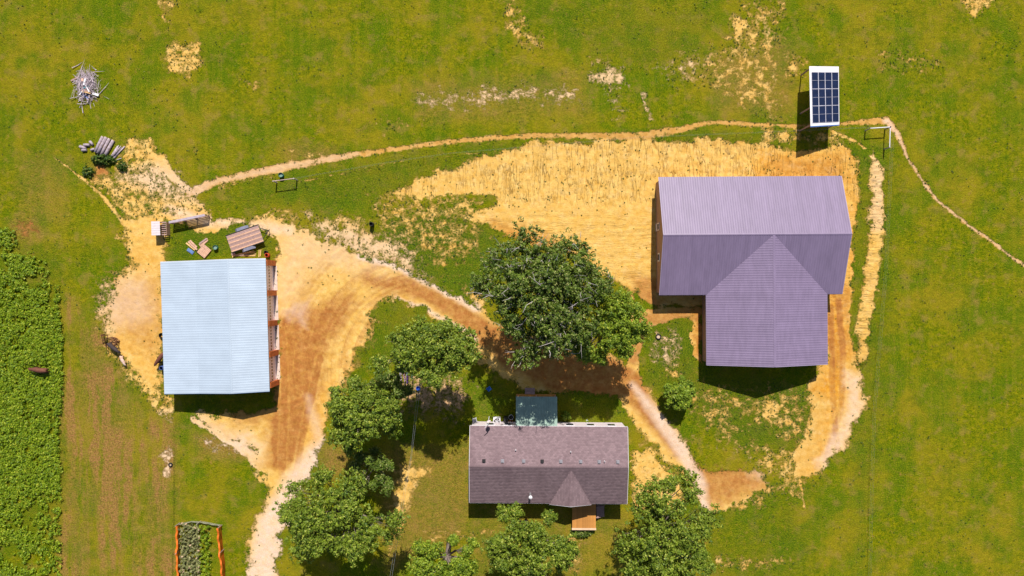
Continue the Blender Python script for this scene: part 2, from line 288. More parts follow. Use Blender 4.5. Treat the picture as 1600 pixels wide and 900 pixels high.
    for k, P in enumerate(([(1020, 222), (1028, 240), (1034, 262), (1040, 278)], [(1085, 226), (1094, 260), (1092, 275)], [(802, 226), (804, 245)], [(905, 225), (915, 250), (912, 280), (925, 300)], [(1150, 228), (1160, 250), (1158, 275)])):
        q = sd_line(X + wx * .25, Y + wy * .25, [(a, b, 0) for a, b in P])[0]; z += -0.22 * sstep(2.6, 0, q)
    tq, ta = sd_line(X, Y, [(1364, 238, 0), (1371, 270, 0), (1369, 350, 0), (1362, 430, 0), (1352, 500, 0), (1346, 560, 0)])
    z += 0.25 * sstep(15, 2, tq) * (.65 + .5 * vnoise(ta / 3.4 + fbm(X / 9, Y / 9, 61), X / 16, 63)) * sstep(0, 12, ta)
    sq, sa = sd_line(X, Y, [(575, 495, 0), (562, 530, 0), (545, 575, 0), (520, 610, 0)]); z += .22 * sstep(17, 3, sq) * (.6 + .6 * vnoise(sa / 3.2, sq / 14, 65))
    z += .05 * (fbm(X / 5, Y / 5, 81, 3) - .5) * (1 + D) + .03 * (vnoise(X / 2.6, Y / 2.6, 83) - .5)
    z += -.05 * arc * st * (D > .5)
    D = D + .16 * (fbm(X / 11, Y / 11, 301, 3) - .5) * (D > .1)
    edge = sstep(GX0, GX0 + 30, X) * sstep(GX1, GX1 - 30, X) * sstep(GY0, GY0 + 30, Y) * sstep(GY1, GY1 - 30, Y)
    return D, B, Pl, Dry, Cool, Dk, z * edge, F1, F2, F3
D, Bm, Pl, Dry, Cool, Dk, GZ, F1, F2, F3 = masks(GX, GY)
def grid_mesh(name, X, Y, Z):
    ny, nx = X.shape; n = nx * ny
    co = np.empty((n, 3), np.float32); co[:, 0] = (X.ravel() - 800) * S; co[:, 1] = (450 - Y.ravel()) * S; co[:, 2] = Z.ravel()
    idx = np.arange(n).reshape(ny, nx)
    q = np.stack([idx[:-1, :-1], idx[1:, :-1], idx[1:, 1:], idx[:-1, 1:]], -1).reshape(-1, 4)
    return quads(name, co, q)
def quads(name, co, q):
    me = bpy.data.meshes.new(name); k = q.shape[1]
    me.vertices.add(len(co)); me.vertices.foreach_set('co', np.ascontiguousarray(co, np.float32).ravel())
    me.loops.add(q.size); me.loops.foreach_set('vertex_index', q.ravel().astype(np.int32))
    me.polygons.add(len(q)); me.polygons.foreach_set('loop_start', (np.arange(len(q)) * k).astype(np.int32))
    me.polygons.foreach_set('loop_total', np.full(len(q), k, np.int32))
    me.update(calc_edges=True); return me
def attr(me, name, cols):
    a = me.attributes.new(name, 'FLOAT_COLOR', 'POINT'); a.data.foreach_set('color', np.ascontiguousarray(cols, np.float32).ravel())
gme = grid_mesh('ground', GX, GY, GZ)
one = np.ones(GX.size)
attr(gme, 'soil', np.stack([D.ravel(), Bm.ravel(), Pl.ravel(), one], 1)); attr(gme, 'turf', np.stack([Dry.ravel(), Cool.ravel(), Dk.ravel(), one], 1)); attr(gme, 'form', np.stack([F1.ravel(), F2.ravel(), F3.ravel(), one], 1))
gme.polygons.foreach_set('use_smooth', np.ones(len(gme.polygons), bool))
class NT:
    def __init__(s, nt): s.N = nt.nodes; s.L = nt.links; s.tc = s.N.new('ShaderNodeTexCoord')
    def noise(s, scale, detail=4, stretch=None, rough=.55, off=0):
        n = s.N.new('ShaderNodeTexNoise'); n.inputs['Scale'].default_value = scale; n.inputs['Detail'].default_value = detail; n.inputs['Roughness'].default_value = rough
        mp = s.N.new('ShaderNodeMapping'); mp.inputs['Location'].default_value = (off, off * 1.7, 0)
        if stretch: mp.inputs['Scale'].default_value = stretch
        s.L.new(s.tc.outputs['Object'], mp.inputs[0]); s.L.new(mp.outputs[0], n.inputs['Vector']); return n.outputs[0]
    def rng(s, v, a, b, c=0., d=1.):
        n = s.N.new('ShaderNodeMapRange'); s.L.new(v, n.inputs[0])
        for i, q in enumerate((a, b, c, d)): n.inputs[i + 1].default_value = q
        return n.outputs[0]
    def math(s, op, a, b=None, clamp=False):
        n = s.N.new('ShaderNodeMath'); n.operation = op; n.use_clamp = clamp
        for i, q in enumerate((a, b)):
            if q is None: continue
            if isinstance(q, (int, float)): n.inputs[i].default_value = q
            else: s.L.new(q, n.inputs[i])
        return n.outputs[0]
    def mix(s, f, a, b, mode='MIX'):
        n = s.N.new('ShaderNodeMix'); n.data_type = 'RGBA'; n.blend_type = mode
        for i, q in ((0, f), (6, a), (7, b)):
            if isinstance(q, (int, float)): n.inputs[i].default_value = q
            elif isinstance(q, tuple): n.inputs[i].default_value = (*q, 1)
            else: s.L.new(q, n.inputs[i])
        return n.outputs[2]
    def attr(s, name):
        n = s.N.new('ShaderNodeAttribute'); n.attribute_name = name; q = s.N.new('ShaderNodeSeparateColor'); s.L.new(n.outputs['Color'], q.inputs[0]); return q.outputs
gm = bpy.data.materials.new('ground'); nt, bs = nodes(gm); T = NT(nt)
sa, ta, fa = T.attr('soil'), T.attr('turf'), T.attr('form')
nf = T.noise(4.2, 5, rough=.85); nf2 = T.noise(1.7, 6, rough=.8, off=9); nm = T.noise(.55, 5, off=3); nl = T.noise(.11, 4, off=5); nl2 = T.noise(.2, 4, off=21); npt = T.noise(.9, 8, rough=.82, off=31)
G_dark, G_mid, G_yel = (.042, .072, .001), (.118, .158, .001), (.27, .235, .003)
g = T.mix(T.rng(nf, .40, .55), G_dark, G_mid)
g = T.mix(T.math('MULTIPLY', T.rng(nf2, .45, .62), .9), g, G_yel)
g = T.mix(T.math('MULTIPLY', T.rng(nl, .42, .60), .7), g, (.28, .205, .012))
g = T.mix(T.math('MULTIPLY', T.rng(nl2, .46, .60), .75), g, (.068, .135, .003))
g = T.mix(T.math('MULTIPLY', T.rng(T.noise(1.0, 4, stretch=(1.1, .05, 1), off=151), .48, .62), .28), g, (.26, .22, .01))
g = T.mix(T.math('MULTIPLY', T.rng(T.noise(.35, 6, rough=.7, off=161), .50, .62), .45), g, (.045, .095, .003))
g = T.mix(T.math('MULTIPLY', T.rng(nm, .54, .68), .5), g, (.30, .19, .05))
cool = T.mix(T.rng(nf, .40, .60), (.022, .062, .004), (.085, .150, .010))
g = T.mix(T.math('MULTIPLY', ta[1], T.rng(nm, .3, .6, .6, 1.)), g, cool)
dry = T.mix(T.rng(nf, .38, .60), (.15, .068, .018), (.44, .215, .085))
g = T.mix(T.math('MULTIPLY', ta[0], T.rng(nf2, .38, .58, .45, 1.1), True), g, dry)
g = T.mix(ta[2], g, (.02, .03, .004))
fine = T.noise(7.5, 3, rough=.7, off=111); g = T.mix(T.rng(fine, .52, .68, 0, .38), g, (.02, .04, .002)); g = T.mix(T.rng(fine, .50, .36, 0, .5), g, (.32, .32, .008))
g = T.mix(T.math('MULTIPLY', T.rng(T.noise(1.3, 7, rough=.85, off=131), .56, .64), .6), g, (.36, .20, .05))
speck = T.rng(T.noise(1.9, 3, rough=.8, off=77), .70, .74)
g = T.mix(T.math('MULTIPLY', speck, .5), g, (.5, .38, .2))
# soil
ns = T.noise(1.1, 6, rough=.65, off=51); ns2 = T.noise(9, 4, rough=.7, off=53); nsl = T.noise(.22, 3, off=55)
so_ = T.mix(T.rng(ns, .35, .65), (.60, .335, .068), (.70, .46, .145))
so_ = T.mix(T.math('MULTIPLY', T.rng(nsl, .45, .68), .35), so_, (.60, .34, .07))
so_ = T.mix(T.math('MULTIPLY', fa[2], T.rng(npt, .36, .56, .35, 1.), True), so_, T.mix(T.rng(ns, .35, .65), (.50, .19, .010), (.66, .31, .03)))
so_ = T.mix(T.math('MULTIPLY', T.rng(T.noise(.8, 8, rough=.8, off=95), .50, .62), .35), so_, (.50, .26, .06)); so_ = T.mix(T.math('MULTIPLY', T.rng(T.noise(.6, 8, rough=.8, off=97), .52, .62), .38), so_, (.72, .52, .24))
br = T.mix(T.rng(ns, .3, .7), (.27, .095, .022), (.43, .175, .048))
so_ = T.mix(T.math('MULTIPLY', sa[1], T.rng(npt, .35, .6, .6, 1.1), True), so_, br)
pal = T.mix(T.rng(ns2, .35, .65), (.56, .38, .26), (.80, .62, .49))
so_ = T.mix(T.math('MULTIPLY', sa[2], T.rng(npt, .35, .6, .6, 1.1), True), so_, pal)
so_ = T.mix(T.math('MULTIPLY', T.rng(ns2, .53, .70), .45), so_, (.25, .13, .04))
so_ = T.mix(T.math('MULTIPLY', T.rng(T.noise(3.2, 4, rough=.75, off=91), .66, .72), .6), so_, (.10, .09, .02))
def ridge(n, p):
    return T.math('POWER', T.math('SUBTRACT', 1.0, T.math('ABSOLUTE', T.math('MULTIPLY', T.math('SUBTRACT', n, .5), 8.5), None), True), p)
r1 = T.math('MULTIPLY', ridge(T.noise(1.0, 3, stretch=(1.7, .28, 1), off=61), 4.0), fa[0]); r2 = T.math('MULTIPLY', ridge(T.noise(1.0, 3, stretch=(.30, 2.2, 1), off=67), 4.0), fa[1])
r3 = T.math('MULTIPLY', T.math('MAXIMUM', r1, T.math('MULTIPLY', r2, .55)), T.rng(T.noise(.5, 5, rough=.7, off=141), .38, .62, .05, 1.))
so_ = T.mix(T.math('MULTIPLY', r3, .36), so_, (.36, .17, .035))
f = T.math('MULTIPLY_ADD', T.math('ADD', T.math('SUBTRACT', T.math('MULTIPLY', sa[0], 1.18), .62), T.math('MULTIPLY', T.math('SUBTRACT', npt, .5), 2.9)), 3.6)
f.node.inputs[2].default_value = .5; f.node.use_clamp = True
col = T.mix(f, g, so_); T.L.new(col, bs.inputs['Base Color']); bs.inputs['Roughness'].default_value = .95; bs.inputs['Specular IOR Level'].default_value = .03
bp = T.N.new('ShaderNodeBump'); bp.inputs['Distance'].default_value = .12; bp.inputs['Strength'].default_value = 1.
hb = T.math('ADD', T.math('MULTIPLY', nf, T.math('MULTIPLY_ADD', f, -1.1)), T.math('MULTIPLY', ns2, .35)); 
nt.links.remove(hb.node.inputs[0].links[0]); mq = T.math('MULTIPLY_ADD', f, -1.1); mq.node.inputs[2].default_value = 1.6
T.L.new(T.math('MULTIPLY', nf, mq), hb.node.inputs[0])
hb = T.math('SUBTRACT', hb, T.math('MULTIPLY', r3, 1.1)); T.L.new(hb, bp.inputs['Height']); T.L.new(bp.outputs[0], bs.inputs['Normal'])
gme.materials.append(gm); ground = link('ground', gme); tag(ground, kind='structure')
# soil lookup for scattering
def look(A, x, y):
    i = np.clip(((y - GY0) / STEP).astype(int) + 9, 0, A.shape[0] - 1); j = np.clip(((x - GX0) / STEP).astype(int) + 9, 0, A.shape[1] - 1); return A[i, j]
# ------------------------------------------------------------ leaf clouds
def leaf_mat(name, dark, light, trans=.25, third=None):
    m = bpy.data.materials.new(name); nt, b = nodes(m); T = NT(nt); a = T.attr('tint')
    c = T.mix(a[0], dark, light)
    if third: c = T.mix(T.rng(a[1], .85, .95), c, third)
    T.L.new(c, b.inputs['Base Color']); b.inputs['Roughness'].default_value = .55; b.inputs['Specular IOR Level'].default_value = .25
    tr = T.N.new('ShaderNodeBsdfTranslucent'); T.L.new(T.mix(.5, c, (light[0] * 1.5, light[1] * 1.5, light[2])), tr.inputs[0])
    ms = T.N.new('ShaderNodeMixShader'); ms.inputs[0].default_value = trans
    T.L.new(b.outputs[0], ms.inputs[1]); T.L.new(tr.outputs[0], ms.inputs[2]); T.L.new(ms.outputs[0], nt.nodes['Material Output'].inputs[0]); return m
def leaf_cloud(name, cen, rad, k, size, seed, m, up=.5, flat=.8):
    g = np.random.default_rng(seed); n = len(cen)
    cen = np.repeat(np.asarray(cen), k, 0); rad = np.repeat(np.asarray(rad) * np.ones(n), k)
    d = g.normal(size=(n * k, 3)); d[:, 2] += up; d /= np.linalg.norm(d, axis=1)[:, None]
    r = rad * g.uniform(.45, 1.05, n * k)
    p = cen + d * r[:, None] * np.array([1, 1, flat])
    nrm = d + g.normal(size=d.shape) * .45 + np.array([0, 0, .35]); nrm /= np.linalg.norm(nrm, axis=1)[:, None]
    t = np.cross(nrm, g.normal(size=d.shape)); t /= np.linalg.norm(t, axis=1)[:, None] + 1e-9; b = np.cross(nrm, t)
    s = size * g.uniform(.6, 1.3, n * k)[:, None]
    co = np.stack([p + t * s, p + b * s * .55, p - t * s, p - b * s * .55], 1).reshape(-1, 3)
    q = np.arange(len(co)).reshape(-1, 4); me = quads(name, co, q)
    ti = np.repeat(g.uniform(0, 1, n), k) * .55 + g.uniform(0, 1, n * k) * .45; t2 = g.uniform(0, 1, n * k)
    tt = np.stack([ti, t2, t2, t2 * 0 + 1], 1); attr(me, 'tint', np.repeat(tt, 4, 0)); me.materials.append(m); return me
M_leaf = leaf_mat('tree_leaves', (.028, .070, .006), (.22, .285, .02), .12, third=(.36, .38, .06))
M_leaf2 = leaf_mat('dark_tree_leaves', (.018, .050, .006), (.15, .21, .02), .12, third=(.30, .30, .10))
M_leaf3 = leaf_mat('light_tree_leaves', (.040, .095, .006), (.25, .33, .02), .15, third=(.38, .40, .04))
M_weed = leaf_mat('weed_leaves', (.055, .125, .004), (.29, .38, .012), .25, (.40, .42, .03))
M_tuft = leaf_mat('tuft_leaves', (.018, .050, .006), (.075, .13, .01), .15, (.2, .18, .03))
M_bark = mat('bark', (.20, .16, .14), .9, .3, 6, .6); M_twig = mat('grey_twigs', (.42, .37, .36), .9, .2, 8)
def tree(label, ax, ay, rx, ry, zc, hz, seed, m, nl, nc, k=21, leaf=.135, clump=.40, twigs=0, group='leafy trees around the house', lean=(0, 0), name='leafy_tree'):
    g = np.random.default_rng(seed); c = px(ax, ay, zc); f = 1 - zc / H
    RX, RY = rx * S * f, ry * S * f
    root = thing(name, label, 'tree', (c.x, c.y, 0), 0, group)
    L = []; tr = 0
    while len(L) < nl and tr < 9000:
        tr += 1
        d = g.normal(size=3); d /= np.linalg.norm(d); d[2] = abs(d[2]) * .9 - .35
        r = g.uniform(.2, .86) ** .7
        az = math.atan2(d[1], d[0]); p = d * r * (1 + (.16 if nl < 60 else .08) * math.sin(2 * az + seed) + .11 * math.sin(3 * az + 2.3 * seed) + .09 * math.sin(5 * az + seed * 1.7))
        if all(np.linalg.norm(p - q) > (.20 if nl < 50 or RX > 4 else .12) + .1 * (nl < 20) for q in L): L.append(p)
    cen = []; rad = []; limbs = MB(); tw = MB()
    zb = max(1.2, zc - hz * .95)
    th = .018 * (RX + RY) + .12
    limbs.tube([(0, 0, -.2), (0.05, 0, zb * .5), (0.1, .05, zb), (.1, .1, zc + hz * .2)], [th * 1.3, th, th * .85, th * .35], 8)
    for p in L:
        lc = np.array([p[0] * RX, p[1] * RY, zc + p[2] * hz]); lr = g.uniform(.13, .27) * min(RX, RY) * (1.15 - .3 * np.linalg.norm(p))
        mid = (lc * .5 + np.array([0, 0, zb]) * .5) + g.normal(size=3) * .25
        limbs.tube([(0.1, .05, zb + (zc - zb) * .2), mid, lc * .85 + np.array([0, 0, lc[2] * .15])], [th * .45, th * .28, th * .08], 5, False)
        n = int(nc * g.uniform(.7, 1.3)); v = g.normal(size=(n, 3)); v[:, 2] += .35; v /= np.linalg.norm(v, axis=1)[:, None]
        rr = lr * (g.uniform(0, 1, n) ** .3) * (1 + .35 * g.normal(size=n).clip(-1, 1.6))
        q = lc + v * rr[:, None] * np.array([1, 1, .7]); cen.append(q); rad += list(clump * g.uniform(.6, 1.25, n))
        for i in range(4): 
            e = q[g.integers(n)]; tw.tube([mid, (mid + e) / 2 + g.normal(size=3) * .2, e], [.05, .03, .012], 3, False)
        for i in range(twigs):
            a = q[g.integers(n)]; e = a + g.normal(size=3) * .7 + np.array([0, 0, .5]); md = (a + e) / 2 + g.normal(size=3) * .12
            tw.tube([a, md, e], [.035, .028, .01], 3, False); tw.tube([md, md + Vector(g.normal(size=3) * .4) + Vector((0, 0, .3))], [.02, .008], 3, False)
    limbs.build('trunk', M_bark, root, True)
    tw.build('twigs', M_twig if twigs else M_bark, root)
    cen = np.concatenate(cen)
    link('crown', leaf_cloud('crown', cen, np.array(rad), k, leaf, seed, m), root); return root
tree('largest tree, dark green crown with grey twigs, standing over the dirt road', 850, 457, 112, 104, 13.5, 6.5, 11, M_leaf2, 66, 40, 22, leaf=.14, twigs=4)
tree('small light green tree joined to the right side of the largest tree', 957, 511, 62, 60, 10, 4, 12, M_leaf3, 30, 48)
tree('wide dark green tree beside the clothes line, north of the lawn', 674, 549, 84, 62, 12, 5, 13, M_leaf, 34, 55)
tree('rounded green tree between the clothes line and the pale drive', 563, 645, 68, 66, 9.8, 4.8, 14, M_leaf, 28, 60)
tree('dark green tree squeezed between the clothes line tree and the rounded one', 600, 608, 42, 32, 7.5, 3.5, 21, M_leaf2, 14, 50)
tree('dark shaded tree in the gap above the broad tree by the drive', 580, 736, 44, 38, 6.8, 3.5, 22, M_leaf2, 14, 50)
tree('broad tree at the edge of the pale drive in the lower left', 528, 813, 98, 84, 9.8, 5.2, 15, M_leaf, 40, 60)
tree('tree right below the house, in front of its south wall', 824, 858, 82, 70, 9.5, 4.8, 16, M_leaf, 34, 56)
tree('smaller tree at the bottom edge left of the one below the house', 693, 884, 72, 52, 7.5, 3.8, 17, M_leaf3, 24, 52)
tree('tree in the lower right of the house beside the curving drive', 1042, 842, 92, 94, 11, 5.5, 18, M_leaf, 40, 56)
tree('round dense shrub alone on the grass between drive and purple roof', 1062, 617, 25, 27, 2.2, 2.0, 19, M_leaf3, 60, 26, 16, .14, .24, 0, 'shrubs', name='round_shrub')
def shrub(label, ax, ay, r, h, seed, m=M_leaf3, name='shrub', n=60, leaf=.12, sq=(1, 1)):
    g = np.random.default_rng(seed); c = px(ax, ay, h * .5)
    root = thing(name, label, 'shrub', (c.x, c.y, 0))
    v = g.normal(size=(n, 3)); v /= np.linalg.norm(v, axis=1)[:, None]; v[:, 2] = abs(v[:, 2])
    q = v * (g.uniform(0, 1, n) ** .4)[:, None] * np.array([r * S * sq[0], r * S * sq[1], h]); link('foliage', leaf_cloud('foliage', q, np.full(n, .2), 10, leaf, seed, m), root)
    st = MB()
    for i in range(5): st.tube([(0, 0, -.05), q[i] * .7], [.03, .01], 4, False)
    st.build('stem', M_bark, root)
shrub('low dark shrub bed in front of the wooden deck', 909, 833, 18, .7, 31, M_leaf2, n=150, sq=(1, .38))
shrub('pale green bush against the north wall right of the green porch roof', 885, 651, 7, 1.2, 32)
shrub('dark weedy bush below the log pile', 160, 249, 20, .9, 33, M_tuft, n=170, sq=(1, .4), leaf=.15)
shrub('small dark bush right of the bare brown patch near the logs', 190, 260, 9, .6, 34, M_tuft, n=50)
shrub('dark bush left of the bare brown patch near the logs', 137, 268, 10, .6, 35, M_tuft, n=50)
# weed field and tufts
def scatter(name, pts, rad, k, leaf, seed, m, up=.8, zoff=.0, flat=.8):
    co = np.stack([(pts[:, 0] - 800) * S, (450 - pts[:, 1]) * S, look(GZ, pts[:, 0], pts[:, 1]) + zoff], 1)
    o = link(name, leaf_cloud(name, co, rad, k, leaf, seed, m, up, flat)); return o
g = np.random.default_rng(5)
n = 16000; X = g.uniform(-55, 99, n); Y = g.uniform(355, 955, n)
w1 = fbm(X / 14, Y / 14, 101); bd = 97 + 3 * np.sin(Y / 40)
pr = np.where(Y < 470, sstep(30, -10, X - 55 * sstep(370, 420, Y)) * (w1 > .45) + (Y > 440) * sstep(440, 480, Y), 1.) * (X < bd + (fbm(X / 5, Y / 5, 7) - .5) * 10)
pr = pr * np.where(Y > 770, (w1 > .5) * sstep(80 - (Y - 770) * .2, 30, X) * 1.0 + .35 * (w1 > .4), (w1 > .36) * .9 + .12)
keep = g.uniform(0, 1, n) < pr; P = np.stack([X, Y], 1)[keep]
hg = g.uniform(.15, .55, len(P)) * (0.7 + .7 * fbm(P[:, 0] / 9, P[:, 1] / 9, 55))
o = scatter('tall_weeds', P, hg * .75, 15, .13, 61, M_weed, .9, .15, 1.2); tag(o, 'lush bright green weeds filling the strip along the left edge', 'weeds', kind='stuff')
n = 70000; X = g.uniform(-40, 1640, n); Y = g.uniform(-40, 940, n); d = look(D, X, Y); c = fbm(X / 18, Y / 18, 201); cool = look(Cool, X, Y)
ok = ((d < .75) & (d > .3) & (g.uniform(0, 1, n) < .5)) | ((d < .3) & (c > .58) & (g.uniform(0, 1, n) < .10 + .15 * cool)) | ((d >= .75) & (g.uniform(0, 1, n) < (.05 + .08 * (Y < 330)) * (c > .47) * (look(Bm, X, Y) < .4)))
tr = look(Dry, X, Y) < .3
P = np.stack([X, Y], 1)[ok & tr]
o = scatter('grass_tufts', P, g.uniform(.05, .16, len(P)), 7, .075, 62, M_tuft, .8, .03); tag(o, 'small dark tufts of grass and weed dotted over soil and field', 'grass', kind='stuff')
# ------------------------------------------------------------ building helpers
def sheets(parent, poly, to3, m, w=.915, rib=.305, rh=.022, lift=.02, name='roof_sheet'):
    us = [p[0] for p in poly]; u0, u1 = min(us), max(us); n = max(1, round((u1 - u0) / w)); w = (u1 - u0) / n
    nr = max(1, round(w / rib)); rb = w / nr
    def vr(u):
        u = min(max(u, u0 + 1e-4), u1 - 1e-4); hits = []
        for i in range(len(poly)):
            (a, b), (c, d) = poly[i], poly[(i + 1) % len(poly)]
            if (a - u) * (c - u) <= 0 and a != c: hits.append(b + (d - b) * (u - a) / (c - a))
        return min(hits), max(hits)
    for i in range(n):
        a = u0 + i * w; prof = [(a, 0)]
        for r in range(nr):
            c = a + (r + .5) * rb; prof += [(c - .06, 0), (c - .025, rh), (c + .025, rh), (c + .06, 0)]
        prof.append((a + w, 0)); vs = []; fs = []; dz = lift + rnd.uniform(0, .003)
        for u, h in prof:
            lo, hi = vr(u); vs += [to3(u, lo, h + dz), to3(u, hi, h + dz)]
        for k in range(len(prof) - 1): fs.append((2 * k, 2 * k + 2, 2 * k + 3, 2 * k + 1))
        b = MB().add(vs, fs); b.build(name, m, parent)
def wallpanel(parent, p0, p1, z0, z1, th, m, name='wall', ztop=None):
    p0, p1 = Vector(p0), Vector(p1); d = (p1 - p0); L = d.length; n = Vector((-d.y, d.x)) / L * th / 2
    b = MB(); pts = [(p0, z0), (p1, z0), (p1, z1)]
    if ztop: pts.append(((p0 + p1) / 2, ztop))
    pts.append((p0, z1)); k = len(pts)
    vs = [(p.x + n.x, p.y + n.y, z) for p, z in pts] + [(p.x - n.x, p.y - n.y, z) for p, z in pts]
    fs = [tuple(range(k)), tuple(range(2 * k - 1, k - 1, -1))] + [(i, i + k, (i + 1) % k + k, (i + 1) % k) for i in range(k)]
    return b.add(vs, fs).build(name, m, parent)
def plane3(o, eu, ev):
    o, eu, ev = Vector(o), Vector(eu).normalized(), Vector(ev).normalized(); n = eu.cross(ev).normalized()
    if n.z < 0: n = -n
    return lambda u, v, h: tuple(o + eu * u + ev * v + n * h)
M_purple = mat('purple_roof_metal', (.198, .150, .240), .45, .09, .8, .25, .0, spec=.3, stretch=(3, .6, 1), ovar=.045)
M_blue = mat('pale_blue_roof_metal', (.385, .455, .55), .55, .06, .45, 0, .0, spec=.3, ovar=.02)
M_trim = mat('white_trim', (.7, .68, .72), .5, .05); M_ptrim = mat('purple_trim', (.30, .25, .36), .5, .05)
M_tan = mat('tan_siding', (.34, .20, .14), .7, .15, 2, .2); M_white = mat('white_siding', (.60, .52, .54), .6, .05, 3)
M_rust = mat('orange_stained_wood', (.42, .12, .035), .7, .3, 5, .3, stretch=(1, 1, .3)); M_glass = mat('window_glass', (.03, .035, .05), .1, .2, spec=.8)
M_door = mat('garage_door', (.80, .70, .74), .5, .06); M_conc = mat('concrete', (.55, .43, .37), .9, .15, 2, .3)
M_dark = mat('dark_metal', (.03, .028, .03), .5, .3); M_galv = mat('galvanised_metal', (.5, .5, .52), .35, .1, metal=.6); M_deck = mat('deck_wood', (.48, .21, .05), .7, .25, 4, .3, stretch=(6, .6, 1), ovar=.15)
M_greyw = mat('weathered_wood', (.34, .22, .20), .85, .3, 4, .4, stretch=(1, 6, 1), ovar=.18); M_new = mat('new_lumber', (.66, .42, .18), .7, .15, 4)
# ------------------------------------------------------------ purple-roofed barn
u = lambda a: a * S
cx, cy = 361.2, 79.0
barn = thing('purple_roof_barn', 'large barn with ribbed purple metal roof and a long south wing', 'barn', (u(cx), u(cy), 0), R(.35))
ez, rz_ = u(33), u(63.5); xw, xe = u(222.5 - cx), u(499.5 - cx); yn, ys_ = u(168.5 - cy), u(-9.8 - cy); wxl, wxr, wxm = u(293.6 - cx), u(476.7 - cx), u(385.2 - cx); wys = u(-116.3 - cy)
run = yn; sl_ = math.hypot(run, rz_ - ez); slS = math.hypot(-ys_, rz_ - ez)
# north slope: u = x, v = distance down from the ridge
sheets(barn, [(xw, 0), (xe, 0), (xe, sl_), (xw, sl_)], plane3((0, 0, rz_), (1, 0, 0), (0, run, ez - rz_)), M_purple)
sheets(barn, [(xw, 0), (xe, 0), (xe, slS), (wxr, slS), (wxm, 0.001), (wxl, slS), (xw, slS)], plane3((0, 0, rz_), (1, 0, 0), (0, ys_, ez - rz_)), M_purple)
slw = math.hypot(wxm - wxl, rz_ - ez)
sheets(barn, [(wys, 0), (0, 0), (ys_, slw), (wys, slw)], plane3((wxm, 0, rz_), (0, 1, 0), (wxl - wxm, 0, ez - rz_)), M_purple)
sheets(barn, [(wys, 0), (0, 0), (ys_, slw), (wys, slw)], plane3((wxm, 0, rz_), (0, 1, 0), (wxr - wxm, 0, ez - rz_)), M_purple)
MB().slab([(xw, 0, rz_), (xe, 0, rz_), (xe, yn, ez), (xw, yn, ez)], .1).slab([(xe, 0, rz_), (xw, 0, rz_), (xw, ys_, ez), (xe, ys_, ez)], .1).slab([(wxm, -.02, rz_ - .01), (wxl, ys_, ez - .01), (wxl, wys, ez - .01), (wxm, wys, rz_ - .01)], .1).slab([(wxm, wys, rz_ - .01), (wxr, wys, ez - .01), (wxr, ys_, ez - .01), (wxm, -.02, rz_ - .01)], .1).build('roof_deck', M_ptrim, barn)
cap = MB()
for a, b, wx_, dn in (((xw, 0), (xe, 0), (0, .14), 0), ((wxm, wys), (wxm, -.1), (.14, 0), 0)):
    zc_ = rz_ + .05; e = Vector((wx_[0], wx_[1], -.045))
    for sg in (1, -1):
        ee = Vector((sg * e.x, sg * e.y, e.z)); cap.add([Vector((*a, zc_)), Vector((*b, zc_)), Vector((*b, zc_)) + ee, Vector((*a, zc_)) + ee], [(0, 1, 2, 3)])
cap.build('ridge_cap', M_purple, barn)
for pts in ([(xw, yn, ez), (xw, 0, rz_), (xw, ys_, ez)], [(xe, yn, ez), (xe, 0, rz_), (xe, ys_, ez)], [(wxl, wys, ez), (wxm, wys, rz_), (wxr, wys, ez)]):
    MB().tube(pts, .045, 4).build('rake_trim', M_ptrim, barn)
for pts in ([(xw, yn, ez), (xe, yn, ez)], [(xw, ys_, ez), (wxl, ys_, ez)], [(wxr, ys_, ez), (xe, ys_, ez)], [(wxl, ys_, ez), (wxl, wys, ez)], [(wxr, ys_, ez), (wxr, wys, ez)]):
    MB().tube([Vector(p) + Vector((0, 0, -.06)) for p in pts], .06, 4).build('gutter', M_ptrim, barn)
ov = .3; wz = ez - .1
wallpanel(barn, (xw + ov, yn - ov), (xw + ov, ys_ + ov), -.1, wz, .12, M_tan, ztop=rz_ - .2)
wallpanel(barn, (xe - ov, yn - ov), (xe - ov, ys_ + ov), -.1, wz, .12, M_tan, ztop=rz_ - .2)
wallpanel(barn, (xw + ov, yn - ov), (xe - ov, yn - ov), -.1, wz, .12, M_tan); wallpanel(barn, (xw + ov, ys_ + ov), (wxl + ov, ys_ + ov), -.1, wz, .12, M_tan); wallpanel(barn, (wxr - ov, ys_ + ov), (xe - ov, ys_ + ov), -.1, wz, .12, M_tan)
wallpanel(barn, (wxl + ov, ys_ + ov), (wxl + ov, wys + ov), -.1, wz, .12, M_tan); wallpanel(barn, (wxr - ov, ys_ + ov), (wxr - ov, wys + ov), -.1, wz, .12, M_tan); wallpanel(barn, (wxl + ov, wys + ov), (wxr - ov, wys + ov), -.1, wz, .12, M_tan, ztop=rz_ - .2)
for yy, nm_, ww in ((u(95 - cy), 'door', 1.0), (u(48 - cy), 'window', 1.1)):
    f_ = MB().box((xw + ov - .08, yy, 1.05 if nm_ == 'door' else 1.6), (.08, ww, 2.1 if nm_ == 'door' else 1.0)).build(nm_, M_white if nm_ == 'door' else M_trim, barn)
    MB().box((xw + ov - .13, yy, 1.5 if nm_ == 'door' else 1.6), (.04, ww * .7, .7)).build('pane', M_glass, f_)
for xx in (wxm - 2.5, wxm + 2.5): 
    f_ = MB().box((xx, wys + ov - .09, 1.2), (3, .08, 2.4)).build('overhead_door', M_white, barn)
